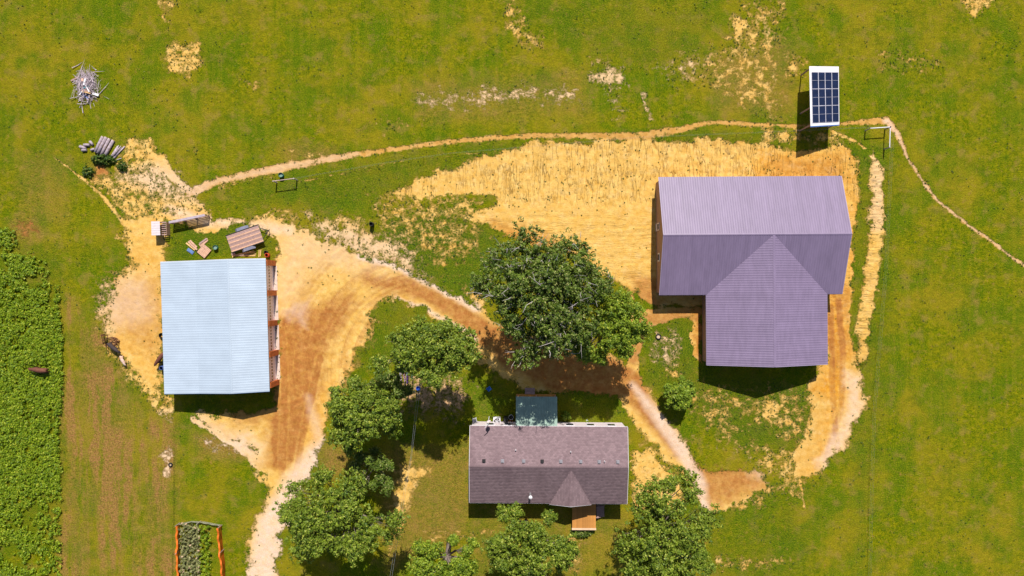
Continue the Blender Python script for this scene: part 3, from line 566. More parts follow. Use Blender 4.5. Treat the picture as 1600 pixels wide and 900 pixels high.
# ------------------------------------------------------------ pale blue-roofed barn
bx, by = -448.7, -58.0
gb = thing('blue_roof_garage', 'long garage with pale blue metal roof and four garage doors', 'garage', (u(bx), u(by), 0), R(1.75))
hw_, le = u(206 / 2 * .967) , None
HL = u(99.5); xl, xa, xr_, xe2 = u(-524 + 448.7 - 3.4), u(-472 + 448.7), u(-418.6 + 448.7), u(-366.5 + 448.7); zl, zE, zr = u(37), u(43), u(55)
for (xa0, za0, xa1, za1) in ((xa, zE, xl, zl), (xr_, zr, xa, zE), (xr_, zr, xe2, zE)):
    d_ = math.hypot(xa1 - xa0, za1 - za0)
    sheets(gb, [(-HL, 0), (HL, 0), (HL, d_), (-HL, d_)], plane3((xa0, 0, za0), (0, 1, 0), (xa1 - xa0, 0, za1 - za0)), M_blue, rib=.305, rh=.013)
    MB().slab([(xa0, -HL, za0), (xa1, -HL, za1), (xa1, HL, za1), (xa0, HL, za0)][::(-1 if xa1 < xa0 else 1)], .1).build('roof_deck', M_blue, gb)
cap = MB()
for sg, hh in ((1, zr + .05),):
    for q in (1, -1): cap.add([(xr_, -HL, hh), (xr_, HL, hh), (xr_ + .13 * q, HL, hh - .035), (xr_ + .13 * q, -HL, hh - .035)], [(0, 1, 2, 3)])
cap.build('ridge_cap', M_blue, gb)
M_bluetrim = mat('blue_trim', (.05, .10, .22), .5, .1)
for yy in (-HL, HL): MB().tube([(xl, yy, zl - .04), (xa, yy, zE - .04), (xr_, yy, zr - .04), (xe2, yy, zE - .04)], .07, 4).build('rake_trim', M_bluetrim if yy < 0 else M_trim, gb)
ys0, ys1 = -HL + .35, HL - .1; ex = xe2 - .1
def prism_x(poly, y0, y1): 
    k = len(poly); return MB().add([(a, y0, b) for a, b in poly] + [(a, y1, b) for a, b in poly], [tuple(range(k)), tuple(range(2 * k - 1, k - 1, -1))] + [(i, i + k, (i + 1) % k + k, (i + 1) % k) for i in range(k)])
gp = [(xa, -.1), (ex - .2, -.1), (ex - .2, zE - .12), (xr_, zr - .14), (xa, zE - .14)]
prism_x(gp, ys0, ys0 + .12).build('wall', M_tan, gb); prism_x(gp, ys1 - .12, ys1).build('wall', M_tan, gb); prism_x([(xa - .06, -.1), (xa + .06, -.1), (xa + .06, zE - .15), (xa - .06, zE - .15)], ys0, ys1).build('wall', M_tan, gb)
MB().box((ex - .2, 0, zE - .25), (.16, 2 * HL - .3, .3)).build('header', M_rust, gb)
nd = 4; pw = u(8.2); span = (ys1 - ys0 - 5 * pw) / 4; y = ys1; dh = zE - .42
for k in range(5):
    MB().box((ex - .06, y - pw / 2, (zE - .4) / 2 - .02), (.42, pw, zE - .35)).build('pier', M_rust, gb)
    y -= pw
    if k < 4:
        dr = MB()
        for r_ in range(5): dr.box((ex - .25, y - span / 2, dh * (r_ + .5) / 5), (.06, span, dh / 5 - .02))
        dr.box((ex - .29, y - span / 2, dh / 2), (.03, span, dh)); d = dr.build('garage_door', M_door, gb)
        for q in range(8): MB().box((ex - .215, y - span * (q + .5) / 8, dh * .5), (.02, span / 8 * .62, dh / 5 * .62)).build('pane', M_glass, d)
        MB().box((ex + .02, y - span / 2, .0), (.5, span, .06)).build('sill', M_conc, gb)
        y -= span
for k in range(6): MB().box((xl + .25, ys0 + .1 + (ys1 - ys0 - .2) * k / 5, (zl - .2) / 2 - .05), (.15, .15, zl - .15)).build('post', M_greyw, gb)
MB().box((xl + .25, 0, zl - .2), (.1, 2 * HL - .6, .2)).build('beam', M_greyw, gb)
# ------------------------------------------------------------ house
hx0, hx1, hyN, hyS, hyR = u(-63.6), u(173.2), u(-207.8), u(-323.2), u(-266.3); hez, hrz = u(42), u(51.5)
house = thing('house', 'single storey house with mauve shingle roof and white walls', 'house', ((hx0 + hx1) / 2, hyR, 0), R(-.45))
ox, oy = (hx0 + hx1) / 2, hyR; hw = (hx1 - hx0) / 2; hn = hyN - oy; hs = hyS - oy
def shingle_mat():
    m = bpy.data.materials.new('mauve_shingles'); nt, b = nodes(m); T = NT(nt)
    at = T.attr('tint'); c = T.mix(at[0], (.158, .108, .120), (.222, .152, .168)); c = T.mix(T.rng(T.noise(14, 4, rough=.8), .5, .68, 0, .4), c, (.29, .23, .235)); c = T.mix(T.rng(T.noise(.5, 4, stretch=(1, .35, 1), off=4), .5, .75, 0, .4), c, (.09, .055, .065))
    T.L.new(c, b.inputs['Base Color']); b.inputs['Roughness'].default_value = .9; b.inputs['Specular IOR Level'].default_value = .2; return m
M_sh = shingle_mat()
def shingles(parent, poly, to3, seed, ex_=.20, tw=.33):
    g = np.random.default_rng(seed); us = [p[0] for p in poly]; vs_ = [p[1] for p in poly]; co = []; ti = []
    n = 0; v = min(vs_); P = poly; row = 0
    while v < max(vs_) - .01:
        v2 = min(v + ex_, max(vs_)); vm = (v + v2) / 2
        hits = []
        for i in range(len(P)):
            (a, b), (c, d) = P[i], P[(i + 1) % len(P)]
            if (b - vm) * (d - vm) <= 0 and b != d: hits.append(a + (c - a) * (vm - b) / (d - b))
        hits.sort()
        for lo, hi in zip(hits[::2], hits[1::2]):
            a = lo
            while a < hi - .01:
                b = min(a + tw * (1 if a > lo else (.5 + .5 * (row % 2))), hi); h = g.uniform(0, .012)
                co += [to3(a + .008, v, .012), to3(b - .008, v, .012), to3(b - .008, v2 + .01, .018 + h * .6), to3(a + .008, v2 + .01, .018 + h * .6), to3(a + .008, v2 + .02, .0), to3(b - .008, v2 + .02, .0)]
                ti += [g.uniform()] * 6; a = b; n += 1
        v = v2; row += 1
    base = np.arange(n)[:, None] * 6; q = np.concatenate([base + np.array([0, 1, 2, 3]), base + np.array([3, 2, 5, 4])])
    me = quads('shingles', np.array(co), q); t = np.array(ti); attr(me, 'tint', np.stack([t, t, t, t * 0 + 1], 1)); me.materials.append(M_sh)
    tag(link('shingles', me, parent), kind='stuff')
slN = math.hypot(hn, hrz - hez); slH = math.hypot(hs, hrz - hez)
dxm = u(93 * .947) - ox; dhw = u(31.5); dap = u(-341.5 * (1 - 51 / 1071)) - oy; dz_ = u(50.8)
roofdeck = MB().slab([(-hw, 0, hrz), (hw, 0, hrz), (hw, hn, hez), (-hw, hn, hez)], .1).slab([(hw, 0, hrz), (-hw, 0, hrz), (-hw, hs, hez), (hw, hs, hez)], .1)
zb_ = hez + .05
roofdeck.slab([(dxm, -.3, dz_), (dxm - dhw, dap + .05, zb_), (dxm, dap, dz_)], .08).slab([(dxm, dap, dz_), (dxm + dhw, dap + .05, zb_), (dxm, -.3, dz_)], .08)
roofdeck.build('roof', M_sh, house)
shingles(house, [(-hw, 0), (hw, 0), (hw, slN), (-hw, slN)], plane3((0, 0, hrz), (1, 0, 0), (0, hn, hez - hrz)), 1)
shingles(house, [(-hw, 0), (hw, 0), (hw, slH), (-hw, slH)], plane3((0, 0, hrz), (1, 0, 0), (0, hs, hez - hrz)), 2)
for sg in (-1, 1):
    o3 = Vector((dxm, -.3, dz_)); ev = Vector((0, -1, 0)); L_ = -.3 - dap; dn_ = Vector((sg * dhw, 0, zb_ - dz_)); dl = dn_.length
    pt = plane3(o3, ev, dn_); shingles(house, [(0.1, 0), (L_, 0), (L_ - .05, dl)], pt, 4 + sg)
rc = MB()
for q in (1, -1):
    for k in range(60):
        a = -hw + 2 * hw * k / 60; b = a + 2 * hw / 60 - .02; rc.add([(a, 0, hrz + .07), (b, 0, hrz + .075), (b, q * .16, hrz + .035), (a, q * .16, hrz + .03)], [(0, 1, 2, 3)])
rc.build('ridge_cap', M_sh, house)
MB().tube([(-hw, hn, hez - .05), (hw, hn, hez - .05)], .07, 4).build('gutter', M_trim, house); MB().tube([(-hw, hs, hez - .05), (dxm - dhw, hs, hez - .05)], .06, 4).build('gutter', M_trim, house); MB().tube([(dxm + dhw, hs, hez - .05), (hw, hs, hez - .05)], .06, 4).build('gutter', M_trim, house)
MB().tube([(-hw, hn, hez - .03), (-hw, 0, hrz - .03), (-hw, hs, hez - .03)], .05, 4).build('rake_trim', M_trim, house); MB().tube([(hw, hn, hez - .03), (hw, 0, hrz - .03), (hw, hs, hez - .03)], .05, 4).build('rake_trim', M_trim, house)
MB().tube([(dxm - dhw, dap + .05, zb_ - .05), (dxm, dap - .02, dz_ - .05), (dxm + dhw, dap + .05, zb_ - .05)], .05, 4).build('rake_trim', M_trim, house)
o1 = .2
for k_, (a, b, zt) in enumerate((((-hw + .2, hn - o1), (hw - .2, hn - o1), None), ((-hw + .2, hs + .4), (hw - .2, hs + .4), None), ((-hw + .2, hn - o1), (-hw + .2, hs + .4), hrz - .2), ((hw - .2, hn - o1), (hw - .2, hs + .4), hrz - .2))): wallpanel(house, a, b, -.1, hez - .1, .14, M_white, ztop=zt)
for i in range(13):       # siding courses of the north wall
    MB().box((0, hn - o1 + .085, .35 + i * .24), (2 * hw - .4, .03, .22)).build('siding_board', M_white, house)
for xx in (-7.5, -5.2, 2.8, 5.5, 8.2):
    f_ = MB().box((xx, hn - o1 + .12, 2.0), (1.1, .06, 1.2)).build('window', M_trim, house); MB().box((xx, hn - o1 + .16, 2.0), (.95, .03, 1.05)).build('pane', M_glass, f_)
for xx in (-7, -3, 7.5):
    f_ = MB().box((xx, hs + .4 - .1, 2.0), (1.1, .06, 1.2)).build('window', M_trim, house); MB().box((xx, hs + .4 - .14, 2.0), (.95, .03, 1.05)).build('pane', M_glass, f_)
vent = None
for vx in (756, 785, 818, 847, 876, 907, 936, 965):
    p = px(vx, 720.5, hrz - .2); bvl = MB().box((0, 0, .12), (.32, .32, .2)).box((0, 0, .03), (.44, .44, .04))
    v = bvl.build('roof_vent', M_dark if vx in (756, 847) else mat('vent_grey', (.25, .24, .27), .5, .2), house); v.location = (p.x - ox, p.y - oy, hrz - (p.y - oy) * (hrz - hez) / hn + .01)
for vx, vy in ((805.5, 703), (891.5, 705), (944, 719)):
    p = px(vx, vy, hez + .5); v = MB().lathe((0, 0, 0), [(.07, -.3), (.07, .35), (.05, .35), (.05, .1), (0, .1)], 10).lathe((0, 0, -.05), [(.16, -.05), (.12, .05)], 10).build('vent_pipe', M_trim, house); v.location = (p.x - ox, p.y - oy, hrz - (p.y - oy) * (hrz - hez) / hn)
p = px(829, 774, 4.6); fl = MB().lathe((0, 0, 0), [(.13, -.2), (.13, 1.55)], 14).build('flue', M_galv, house); fl.location = (p.x - ox, p.y - oy, 3.85)
MB().lathe((0, 0, 1.55), [(.13, 0), (.23, .05), (.23, .16), (.10, .26), (0, .28)], 14).build('flue_cap', M_trim, fl)
# green porch
porch = None
M_green = mat('green_porch_metal', (.24, .33, .28), .5, .12, 1.2, 0, .05)
pz0, pz1 = u(30), u(39.5); pN = px(837.5, 620, pz0).y - oy; pS = px(837, 667, pz1).y - oy; pxa = px(805.5, 640, 3).x - ox; pxb = px(870, 640, 3).x - ox
fall = math.hypot(pN - pS, pz1 - pz0)
sheets(house, [(pxa, 0), (pxb, 0), (pxb, fall), (pxa, fall)], plane3((0, pS, pz1), (1, 0, 0), (0, pN - pS, pz0 - pz1)), M_green, name='porch_roof_sheet')
MB().slab([(pxa, pS, pz1), (pxb, pS, pz1), (pxb, pN, pz0), (pxa, pN, pz0)], .1).build('porch_roof', M_green, house)
for xx in (pxa + .15, (pxa + pxb) / 2, pxb - .15): MB().box((xx, pN - .15, pz0 / 2 - .05), (.12, .12, pz0 - .1)).build('porch_post', M_greyw, house)
MB().box(((pxa + pxb) / 2, (pN + pS) / 2, .3), (pxb - pxa - .1, pN - pS - .1, .5)).build('porch_floor', M_deck, house)
for k in range(3): MB().box(((pxa + pxb) / 2 - .8, pN + .12 + k * .26, .38 - k * .14), (1.3, .26, .1)).build('porch_step', M_greyw, house)
# south deck
dk = thing('wooden_deck', 'orange stained wooden deck under the south gable of the house', 'deck', (*px(911.5, 806).xy, 0), R(-.3))
dl0, dl1 = -1.55, 1.55; dn0, ds0 = 2.0, -1.42
dkz = .85; npk = 22; pm = MB().box((0, 0, 0), ((dl1 - dl0) / npk - .012, dn0 - ds0, .04)).mesh('plank', M_deck)
for k in range(npk):
    o = link('plank', pm, dk); o.location = (dl0 + (dl1 - dl0) * (k + .5) / npk, (dn0 + ds0) / 2, dkz + rnd.uniform(-.004, .004))
MB().box((0, ds0 - .03, dkz - .04), (dl1 - dl0 + .1, .26, .16)).build('rim_board', mat('pale_board', (.62, .43, .28), .7, .1), dk)
for xx in (dl0 + .06, 0, dl1 - .06):
    MB().box((xx, ds0 + .15, dkz / 2 - .05), (.1, .1, dkz - .02)).build('deck_post', M_greyw, dk); MB().box((xx, dn0 - .25, dkz / 2 - .05), (.1, .1, dkz - .02)).build('deck_post', M_greyw, dk)
for xx in (dl0 + .03, dl1 - .03): MB().box((xx, (ds0 + dn0) / 2, dkz - .1), (.05, dn0 - ds0, .15)).build('joist', M_deck, dk)
st = thing('wooden_steps', 'dark wooden steps going down on the right of the deck', 'steps', (*px(930.5, 798).xy, 0), R(-.3))
for k in range(4): MB().box((.2 + k * .27, 0, dkz - .2 - k * .19), (.27, 1.5, .05)).build('tread', M_greyw, st)
for yy in (-.7, .7): MB().add([(0, yy - .03, dkz), (1.2, yy - .03, .02), (1.2, yy - .03, -.05), (0, yy - .03, .4), (0, yy + .03, dkz), (1.2, yy + .03, .02), (1.2, yy + .03, -.05), (0, yy + .03, .4)], [(0, 1, 2, 3), (7, 6, 5, 4), (0, 4, 5, 1), (3, 2, 6, 7), (0, 3, 7, 4), (1, 5, 6, 2)]).build('stringer', M_greyw, st)
ch = thing('grey_box', 'grey box on the ground between deck steps and house wall', 'box', (*px(936, 797).xy, 0)); MB().box((0, 0.3, .3), (.8, .9, .6)).build('body', M_greyw, ch); MB().box((0, .3, .63), (.86, .96, .05)).build('lid', M_greyw, ch)
# ------------------------------------------------------------ solar shelter
sp = [px(1264.5, 103.5, u(35)), px(1310.5, 104, u(27)), px(1311.5, 194.5, u(32)), px(1266.5, 197, u(44))]
sc = thing('solar_shelter', 'open shelter with a white metal roof carrying twelve solar panels', 'solar shelter', (*((sp[0] + sp[2]) / 2).xy, 0))
O = sc.location.copy(); sp = [p - O for p in sp]
MB().slab([sp[3], sp[2], sp[1], sp[0]], .08).build('roof', M_trim, sc)
def bil(a, b, h=0.):
    p = sp[0].lerp(sp[1], a).lerp(sp[3].lerp(sp[2], a), b); n = (sp[1] - sp[0]).cross(sp[0] - sp[3]).normalized(); n = n if n.z > 0 else -n; return p + n * h
M_cell = mat('solar_cells', (.008, .014, .045), .12, .25, 1.5, spec=.8); M_frame = mat('panel_frame', (.62, .60, .66), .35, .05, metal=.3)
ax0, ax1, ay0, ay1 = .055, .975, .10, .955
MB().slab([sp[3] + Vector((0, -.12, -.05)), sp[2] + Vector((0, -.12, -.05)), sp[2] + Vector((0, 0, -.0)), sp[3] + Vector((0, 0, -.0))], .12).build('fascia', mat('blue_fascia', (.10, .22, .55), .5, .1), sc)
for i in range(4):
    for j in range(3):
        a0 = ax0 + (ax1 - ax0) * i / 4; a1 = a0 + (ax1 - ax0) / 4; b0 = ay0 + (ay1 - ay0) * j / 3; b1 = b0 + (ay1 - ay0) / 3; e = .002
        fr = MB().slab([bil(a0 + e, b1 - e, .08), bil(a1 - e, b1 - e, .08), bil(a1 - e, b0 + e, .08), bil(a0 + e, b0 + e, .08)], .05).build('solar_panel', M_frame, sc)
        t_ = .011; bm_ = (b0 + b1) / 2
        for c0, c1 in ((b0 + .006, bm_ - .002), (bm_ + .002, b1 - .006)):
            MB().slab([bil(a0 + t_, c1, .092), bil(a1 - t_, c1, .092), bil(a1 - t_, c0, .092), bil(a0 + t_, c0, .092)], .01).build('cell_sheet', M_cell, fr)
for a, b in ((.05, .03), (.05, .68), (.05, .97), (.95, .03), (.95, .5), (.95, .97)):
    p = bil(a, b); MB().box((p.x, p.y, p.z / 2 - .08), (.14, .14, p.z - .1)).build('post', M_greyw, sc)
for a in (.06, .94):
    MB().tube([bil(a, .02, -.14), bil(a, .98, -.14)], .07, 4).build('beam', M_greyw, sc)
# ------------------------------------------------------------ wire fence with braces
M_post = mat('fence_post', (.40, .34, .32), .8, .2, 5)
def gz(x, y): return float(look(GZ, np.array([x]), np.array([y]))[0])
wf = thing('wire_fence', 'long wire fence on thin posts with braced corners along the trail', 'fence')
FP = [(457, 281), (620, 253), (705, 241), (1003, 216), (1200, 208), (1350, 201), (1391, 200), (1389, 229), (1380, 420), (1362, 640), (1357, 800), (1355, 915)]
path = []
for (x0, y0), (x1, y1) in zip(FP[:-1], FP[1:]):
    L_ = math.hypot(x1 - x0, y1 - y0); nn = max(1, round(L_ / 48))
    for k in range(nn): path.append((x0 + (x1 - x0) * k / nn, y0 + (y1 - y0) * k / nn))
path.append(FP[-1]); tp = MB().tube([(0, 0, -.1), (0, 0, 1.2)], .02, 5).mesh('line_post', M_dark)
for x, y in path[1:-1]:
    if (x, y) in ((1391, 200), (1350, 201), (1389, 229)): continue
    o = link('line_post', tp, wf); o.location = px(x, y)
for h in (.35, .7, 1.05): MB().tube([px(x, y) + Vector((0, 0, h)) for x, y in path], .003, 3, False).build('wire', M_galv, wf)
M_pk0 = mat('pinkish_rail', (.42, .30, .26), .8, .2, 5)
def brace(a, b, h=1.3):
    for q in (a, b): MB().tube([q + Vector((0, 0, -.1)), q + Vector((0, 0, h + .1))], .085, 8).build('brace_post', M_post, wf)
    MB().tube([a + Vector((0, 0, h)), b + Vector((0, 0, h))], .06, 8).build('brace_rail', M_trim if wf.name.startswith('wire') else M_pk0, wf)
ca, cb, cc = px(1360, 200.5, 1.3), px(1391, 198.5, 1.3), px(1390, 230, 1.3)
for q in (ca, cb, cc): q.z = 0
brace(ca, cb); brace(cb, cc)
hb = thing('gate_brace', 'weathered two post fence brace below the green tub at the trail', 'fence brace'); wf0 = wf; wf = hb
a_, b_ = px(427, 283, 1.4), px(459, 279, 1.4); a_.z = b_.z = 0; brace(a_, b_, 1.4); wf = wf0
# ------------------------------------------------------------ yard things
def lathe_thing(name, label, cat, x, y, prof, m, part='body', n=20, inner=None):
    o = thing(name, label, cat, px(x, y)); MB().lathe((0, 0, 0), prof, n).build(part, m, o, True)
    if inner: MB().lathe((0, 0, inner[1]), [(inner[0], 0), (0, .001)], n).build('contents', inner[2], o)
    MB().tube([(prof[-2][0] * math.cos(t / 10 * math.pi), prof[-2][0] * math.sin(t / 10 * math.pi), max(p[1] for p in prof)) for t in range(21)], .022, 5, False).build('rim', m, o)
    return o
M_gtub = mat('green_plastic', (.02, .11, .07), .45, .1); M_black = mat('black_rubber', (.012, .012, .013), .6, .2); M_water = mat('tub_water', (.20, .30, .26), .1, .1)
lathe_thing('water_tub', 'dark green water tub beside the trail above the fence brace', 'tub', 441, 274.5, [(.27, 0), (.33, .62), (.30, .60), (.26, .02)], M_gtub, inner=(.29, .4, M_water))
lathe_thing('green_bucket', 'dark green round tub on the grass between pallet and trailer', 'tub', 338.5, 387, [(.26, 0), (.32, .5), (.29, .48), (.25, .02)], M_gtub, inner=(.28, .35, M_water))
lathe_thing('black_barrel', 'black barrel alone on patchy ground left of the bank', 'barrel', 582, 351, [(.27, 0), (.29, .35), (.27, .5), (.29, .7), (.27, .95), (.24, .94), (.24, .1)], M_black, inner=(.24, .6, M_black))
lathe_thing('feed_tub', 'black feed tub at the west side of the blue roofed garage', 'tub', 254.5, 524, [(.3, 0), (.36, .4), (.33, .38), (.28, .02)], M_black)
lathe_thing('blue_barrel', 'blue barrel under the western eave of the garage', 'barrel', 257, 574, [(.27, 0), (.3, .45), (.27, .9), (.22, .9), (.2, .8)], mat('blue_plastic', (.04, .07, .22), .5, .1))
def tyre(x, y, r, label):
    o = thing('tyre', label, 'tyre', px(x, y)); MB().lathe((0, 0, 0), [(r, .04), (r, .16), (r - .05, .2), (r - .13, .19), (r - .14, .12), (r - .14, .06), (r - .05, .01), (r, .04)], 24).build('tread', M_black, o, True)
    MB().lathe((0, 0, .08), [(r - .12, 0), (0, .03)], 20).build('sand_fill', mat('sand', (.55, .40, .28), .95, .15), o)
tyre(1028.5, 526, .38, 'black tyre filled with pale sand near the big green lawn tree'); tyre(267, 726, .28, 'small old tyre lying on the bare spot left of the mown lawn')
# coop
cp = thing('chicken_coop', 'small coop with white ribbed roof left of the board fence', 'coop', px(256, 358), R(2))
w_, d_ = .95, .92; zz = 1.35
for k in range(6): MB().box((-.36, -d_ + (k + .5) * 2 * d_ / 6, zz + .04), (1.1, 2 * d_ / 6 - .02, .04), tilt=Matrix.Rotation(R(4), 3, 'Y')).build('roof_sheet', M_white, cp)
for k in range(7): MB().box((.52, -d_ + .1 + k * .27, .95), (.62, .12, .06)).build('slat', M_greyw, cp)
for xx, yy in ((-.85, -.8), (-.85, .8), (.2, -.8), (.2, .8)): MB().box((xx, yy, .6), (.09, .09, 1.3)).build('post', M_greyw, cp)
MB().box((-.32, -.82, .75), (1.05, .05, .9)).build('wall', M_tan, cp); MB().box((-.32, .82, .75), (1.05, .05, .9)).build('wall', M_tan, cp); MB().box((-.86, 0, .75), (.05, 1.6, .9)).build('wall', M_tan, cp); MB().box((.82, 0, .5), (.05, 1.7, .9)).build('wall', M_tan, cp)
# board fence
bf = thing('board_fence', 'weathered board fence of five rails beside the coop', 'fence'); A = px(264, 347.5, 1.3); B_ = px(320, 336, 1.3); A.z = B_.z = 0; dv = B_ - A; an = math.atan2(dv.y, dv.x)
for k in range(6): MB().box((A + dv * .5 + Vector((0, 0, .15 + k * .225))), (dv.length, .05, .12), an).build('rail', M_greyw, bf)
MB().box((A + dv * .5 + Vector((0, 0, 1.34))), (dv.length, .30, .04), an).build('cap_board', mat('grey_cap_board', (.40, .33, .38), .8, .15), bf)
for k in range(4): MB().box((A + dv * (k / 3) + Vector((0, 0, .62)) + Vector((.06, -.06, 0))), (.12, .12, 1.5 if k == 3 else 1.3), an).build('post', M_greyw, bf)
def boards(name, label, x, y, lst, cat='boards', z=0.0):
    o = thing(name, label, cat, px(x, y))
    for (dx, dy, L_, W_, zz, a, m) in lst: MB().box((dx, dy, zz), (L_, W_, .05), R(a)).build('board', m, o)
    return o
M_pk = mat('pinkish_wood', (.55, .33, .23), .8, .2, 4)
boards('board_stack', 'loose boards fanned on the grass above the blue sheet', 302, 384, [(-.1, .1, 1.4, .26, .06, -42, M_pk), (-.3, -.1, 1.5, .2, .12, -38, M_new), (.1, .25, 1.3, .2, .18, -45, M_pk), (0.15, -.15, 1.2, .22, .24, -40, M_pk)])
boards('short_board_pile', 'short pinkish boards lying above the square pallet', 318, 378, [(0, 0, 1.4, .2, .06, 38, M_pk), (.1, -.18, 1.3, .2, .06, 40, M_pk), (.0, .1, 1.2, .2, .13, 35, M_greyw)])
b2 = thing('blue_sheet', 'folded blue sheet on the grass below the loose boards', 'sheet', px(298, 392.5), R(-35)); MB().box((0, 0, .06), (.95, .42, .1)).box((.1, .03, .14), (.6, .3, .05)).build('sheet', mat('blue_tarp', (.12, .20, .42), .6, .2, 4, .4), b2)
pl = thing('pallet', 'square brown wooden pallet lying above the garage roof', 'pallet', px(320, 392.5), R(50))
for k in range(8): MB().box((-.62 + k * .177, 0, .22), (.155, 1.3, .03)).build('slat', M_pk, pl)
for k in (-.55, 0, .55): MB().box((0, k, .1), (1.35, .1, .2)).build('bearer', M_greyw, pl)
# trailer
tl = thing('flatbed_trailer', 'flatbed trailer with a weathered plank deck behind the garage', 'trailer', px(386, 373.5), R(19))
TL, TW = 4.45, 2.25
for k in range(12): MB().box((0, -TW / 2 + (k + .5) * TW / 12, .72), (TL, TW / 12 - .015, .05)).build('plank', M_greyw if k % 3 else M_pk, tl)
for yy in (-TW / 2 - .05, TW / 2 + .05): MB().box((0, yy, .70), (TL + .1, .08, .2)).build('side_rail', M_dark, tl)
MB().box((0, 0, .58), (TL - .2, TW - .3, .1)).box((0, 0, .45), (1.0, TW + .2, .1)).build('frame', M_dark, tl)
for yy in (-TW / 2 - .28, TW / 2 + .28):
    MB().add([(-.9, yy - .2, .55), (-.6, yy - .2, .82), (.6, yy - .2, .82), (.9, yy - .2, .55), (-.9, yy + .2, .55), (-.6, yy + .2, .82), (.6, yy + .2, .82), (.9, yy + .2, .55)], [(0, 4, 5, 1), (1, 5, 6, 2), (2, 6, 7, 3)]).build('fender', mat('fender_grey', (.18, .18, .25), .5, .2), tl)
    for xx in (-.42, .42):
        wl = MB().tube([(xx, yy - .12, .34), (xx, yy + .12, .34)], .33, 16).build('wheel', M_black, tl); MB().tube([(xx, yy - .13, .34), (xx, yy + .13, .34)], .17, 12).build('rim', M_galv, wl)
MB().tube([(TL / 2, -.7, .55), (TL / 2 + 1.1, 0, .55), (TL / 2, .7, .55)], .05, 5).tube([(TL / 2 + .5, -.2, .55), (TL / 2 + 1.2, .12, .6)], .05, 5).build('drawbar', M_dark, tl); MB().tube([(TL / 2 + .95, 0, .1), (TL / 2 + .95, 0, .95)], .05, 6).build('jack', M_dark, tl)
boards('lumber_pile', 'pale yellow lumber lying below the trailer', 383, 396, [(0, 0, 2.9, .1, .05, 8, M_new), (.2, -.15, 2.6, .1, .05, 3, M_new), (-.1, -.3, 3.0, .12, .05, 0, M_new), (.1, .1, 2.2, .1, .11, 12, M_new), (-.3, -.22, 2.0, .1, .12, 4, M_greyw)], 'lumber')
boards('upright_boards', 'two short new boards lying right of the lumber near the corner', 405, 396, [(0, 0, 1.0, .1, .05, 88, M_new), (.2, .05, .9, .1, .05, 84, M_new)], 'lumber')
boards('corner_boards', 'new boards lying crosswise left of the lumber pile', 364, 397, [(0, 0, .9, .1, .05, 88, M_new), (.1, 0, .5, .3, .1, 10, M_greyw)], 'lumber')
rb_ = lathe_thing('red_drum', 'red drum beside the north corner of the orange wall', 'drum', 419.5, 399, [(.26, 0), (.28, .4), (.26, .75), (.22, .75), (.2, .6)], mat('red_paint', (.5, .06, .02), .5, .2)); lathe_thing('black_bucket', 'black bucket just above the red drum', 'bucket', 417, 394.5, [(.2, 0), (.24, .5), (.2, .48), (.18, .05)], M_black)
# brush pile and logs
M_brush = mat('bleached_branches', (.44, .36, .40), .85, .3, 5); M_log = mat('grey_logs', (.36, .29, .32), .9, .35, 3, .6)
bpile = thing('brush_pile', 'heap of bleached branches and scrap alone on the grass', 'brush pile', px(137, 134)); g = np.random.default_rng(77)
for i in range(170):
    a = g.normal(95, 32) if g.uniform() < .8 else g.uniform(0, 180); L_ = g.uniform(.8, 2.4); cx_, cy_ = g.normal(0, .62), g.normal(.1, .95); zz = g.uniform(.05, .75) * math.exp(-(cx_ ** 2 + cy_ ** 2) / 2.5)
    d = Vector((math.cos(R(a)), math.sin(R(a)), g.normal(0, .18))) * L_ / 2; c = Vector((cx_, cy_, zz + .06)); b = MB(); r0 = g.uniform(.018, .055); mid = c + Vector(g.normal(size=3) * .1)
    e1, e2 = c - d, c + d; e1.z = max(.02, e1.z); e2.z = max(.02, e2.z)
    b.tube([e1, mid, e2], [r0, r0 * .8, r0 * .25], 4)
    if g.uniform() < .5: b.tube([mid, mid + Vector((d.y, d.x * .6, .15)) * .35], [r0 * .6, .008], 3)
    b.build('branch', M_brush, bpile)
tw = MB()
for i in range(380):
    a = g.uniform(0, 180) if g.uniform() < .5 else g.normal(95, 35); L_ = g.uniform(.3, 1.3); c = Vector((g.normal(0, .62), g.normal(-.1, .8), 0)); c.z = .08 + g.uniform(0, .7) * math.exp(-(c.x ** 2 + c.y ** 2) / 1.6)
    d = Vector((math.cos(R(a)), math.sin(R(a)), g.normal(0, .25))) * L_ / 2; tw.tube([c - d, c + Vector(g.normal(size=3) * .05), c + d], [.02, .016, .008], 3, False)
tag(tw.build('twigs', M_brush, bpile), kind='stuff')
for (dx, dy, L_, W_, a, m, z_) in ((-1.6, .85, 1.1, .2, 28, M_greyw, .2), (.05, .3, .9, .22, 75, M_trim, .75), (.35, -.5, 1.2, .14, -60, M_trim, .7), (1.2, -1.2, .85, .3, -18, M_trim, .25), (.15, -.9, 1.1, .16, -10, M_pk, .62), (.2, -1.05, 1.1, .14, -14, M_new, .6), (.25, -.75, 1.0, .12, -12, M_greyw, .66), (-.5, -1.0, .9, .12, 55, M_trim, .5), (-.1, -1.5, .9, .14, -35, mat('blue_board', (.10, .16, .36), .6, .2), .3), (-.25, .55, .3, .4, 5, mat('peach_scrap', (.7, .42, .3), .7, .1), .72), (.15, -.35, .7, .15, 20, mat('teal_scrap', (.05, .25, .30), .6, .2), .6)):
    MB().box((dx, dy, z_), (L_, W_, .06), R(a)).build('scrap_board', m, bpile)
def log(parent, x, y, L_, r, a, z, m=M_log):
    c = px(x, y) - parent.location; d = Vector((math.cos(R(a)), math.sin(R(a)), 0)) * L_ / 2; pts = [c - d + Vector((0, 0, z)), c + Vector((rnd.uniform(-.05, .05), 0, z)), c + d + Vector((0, 0, z))]
    return pts
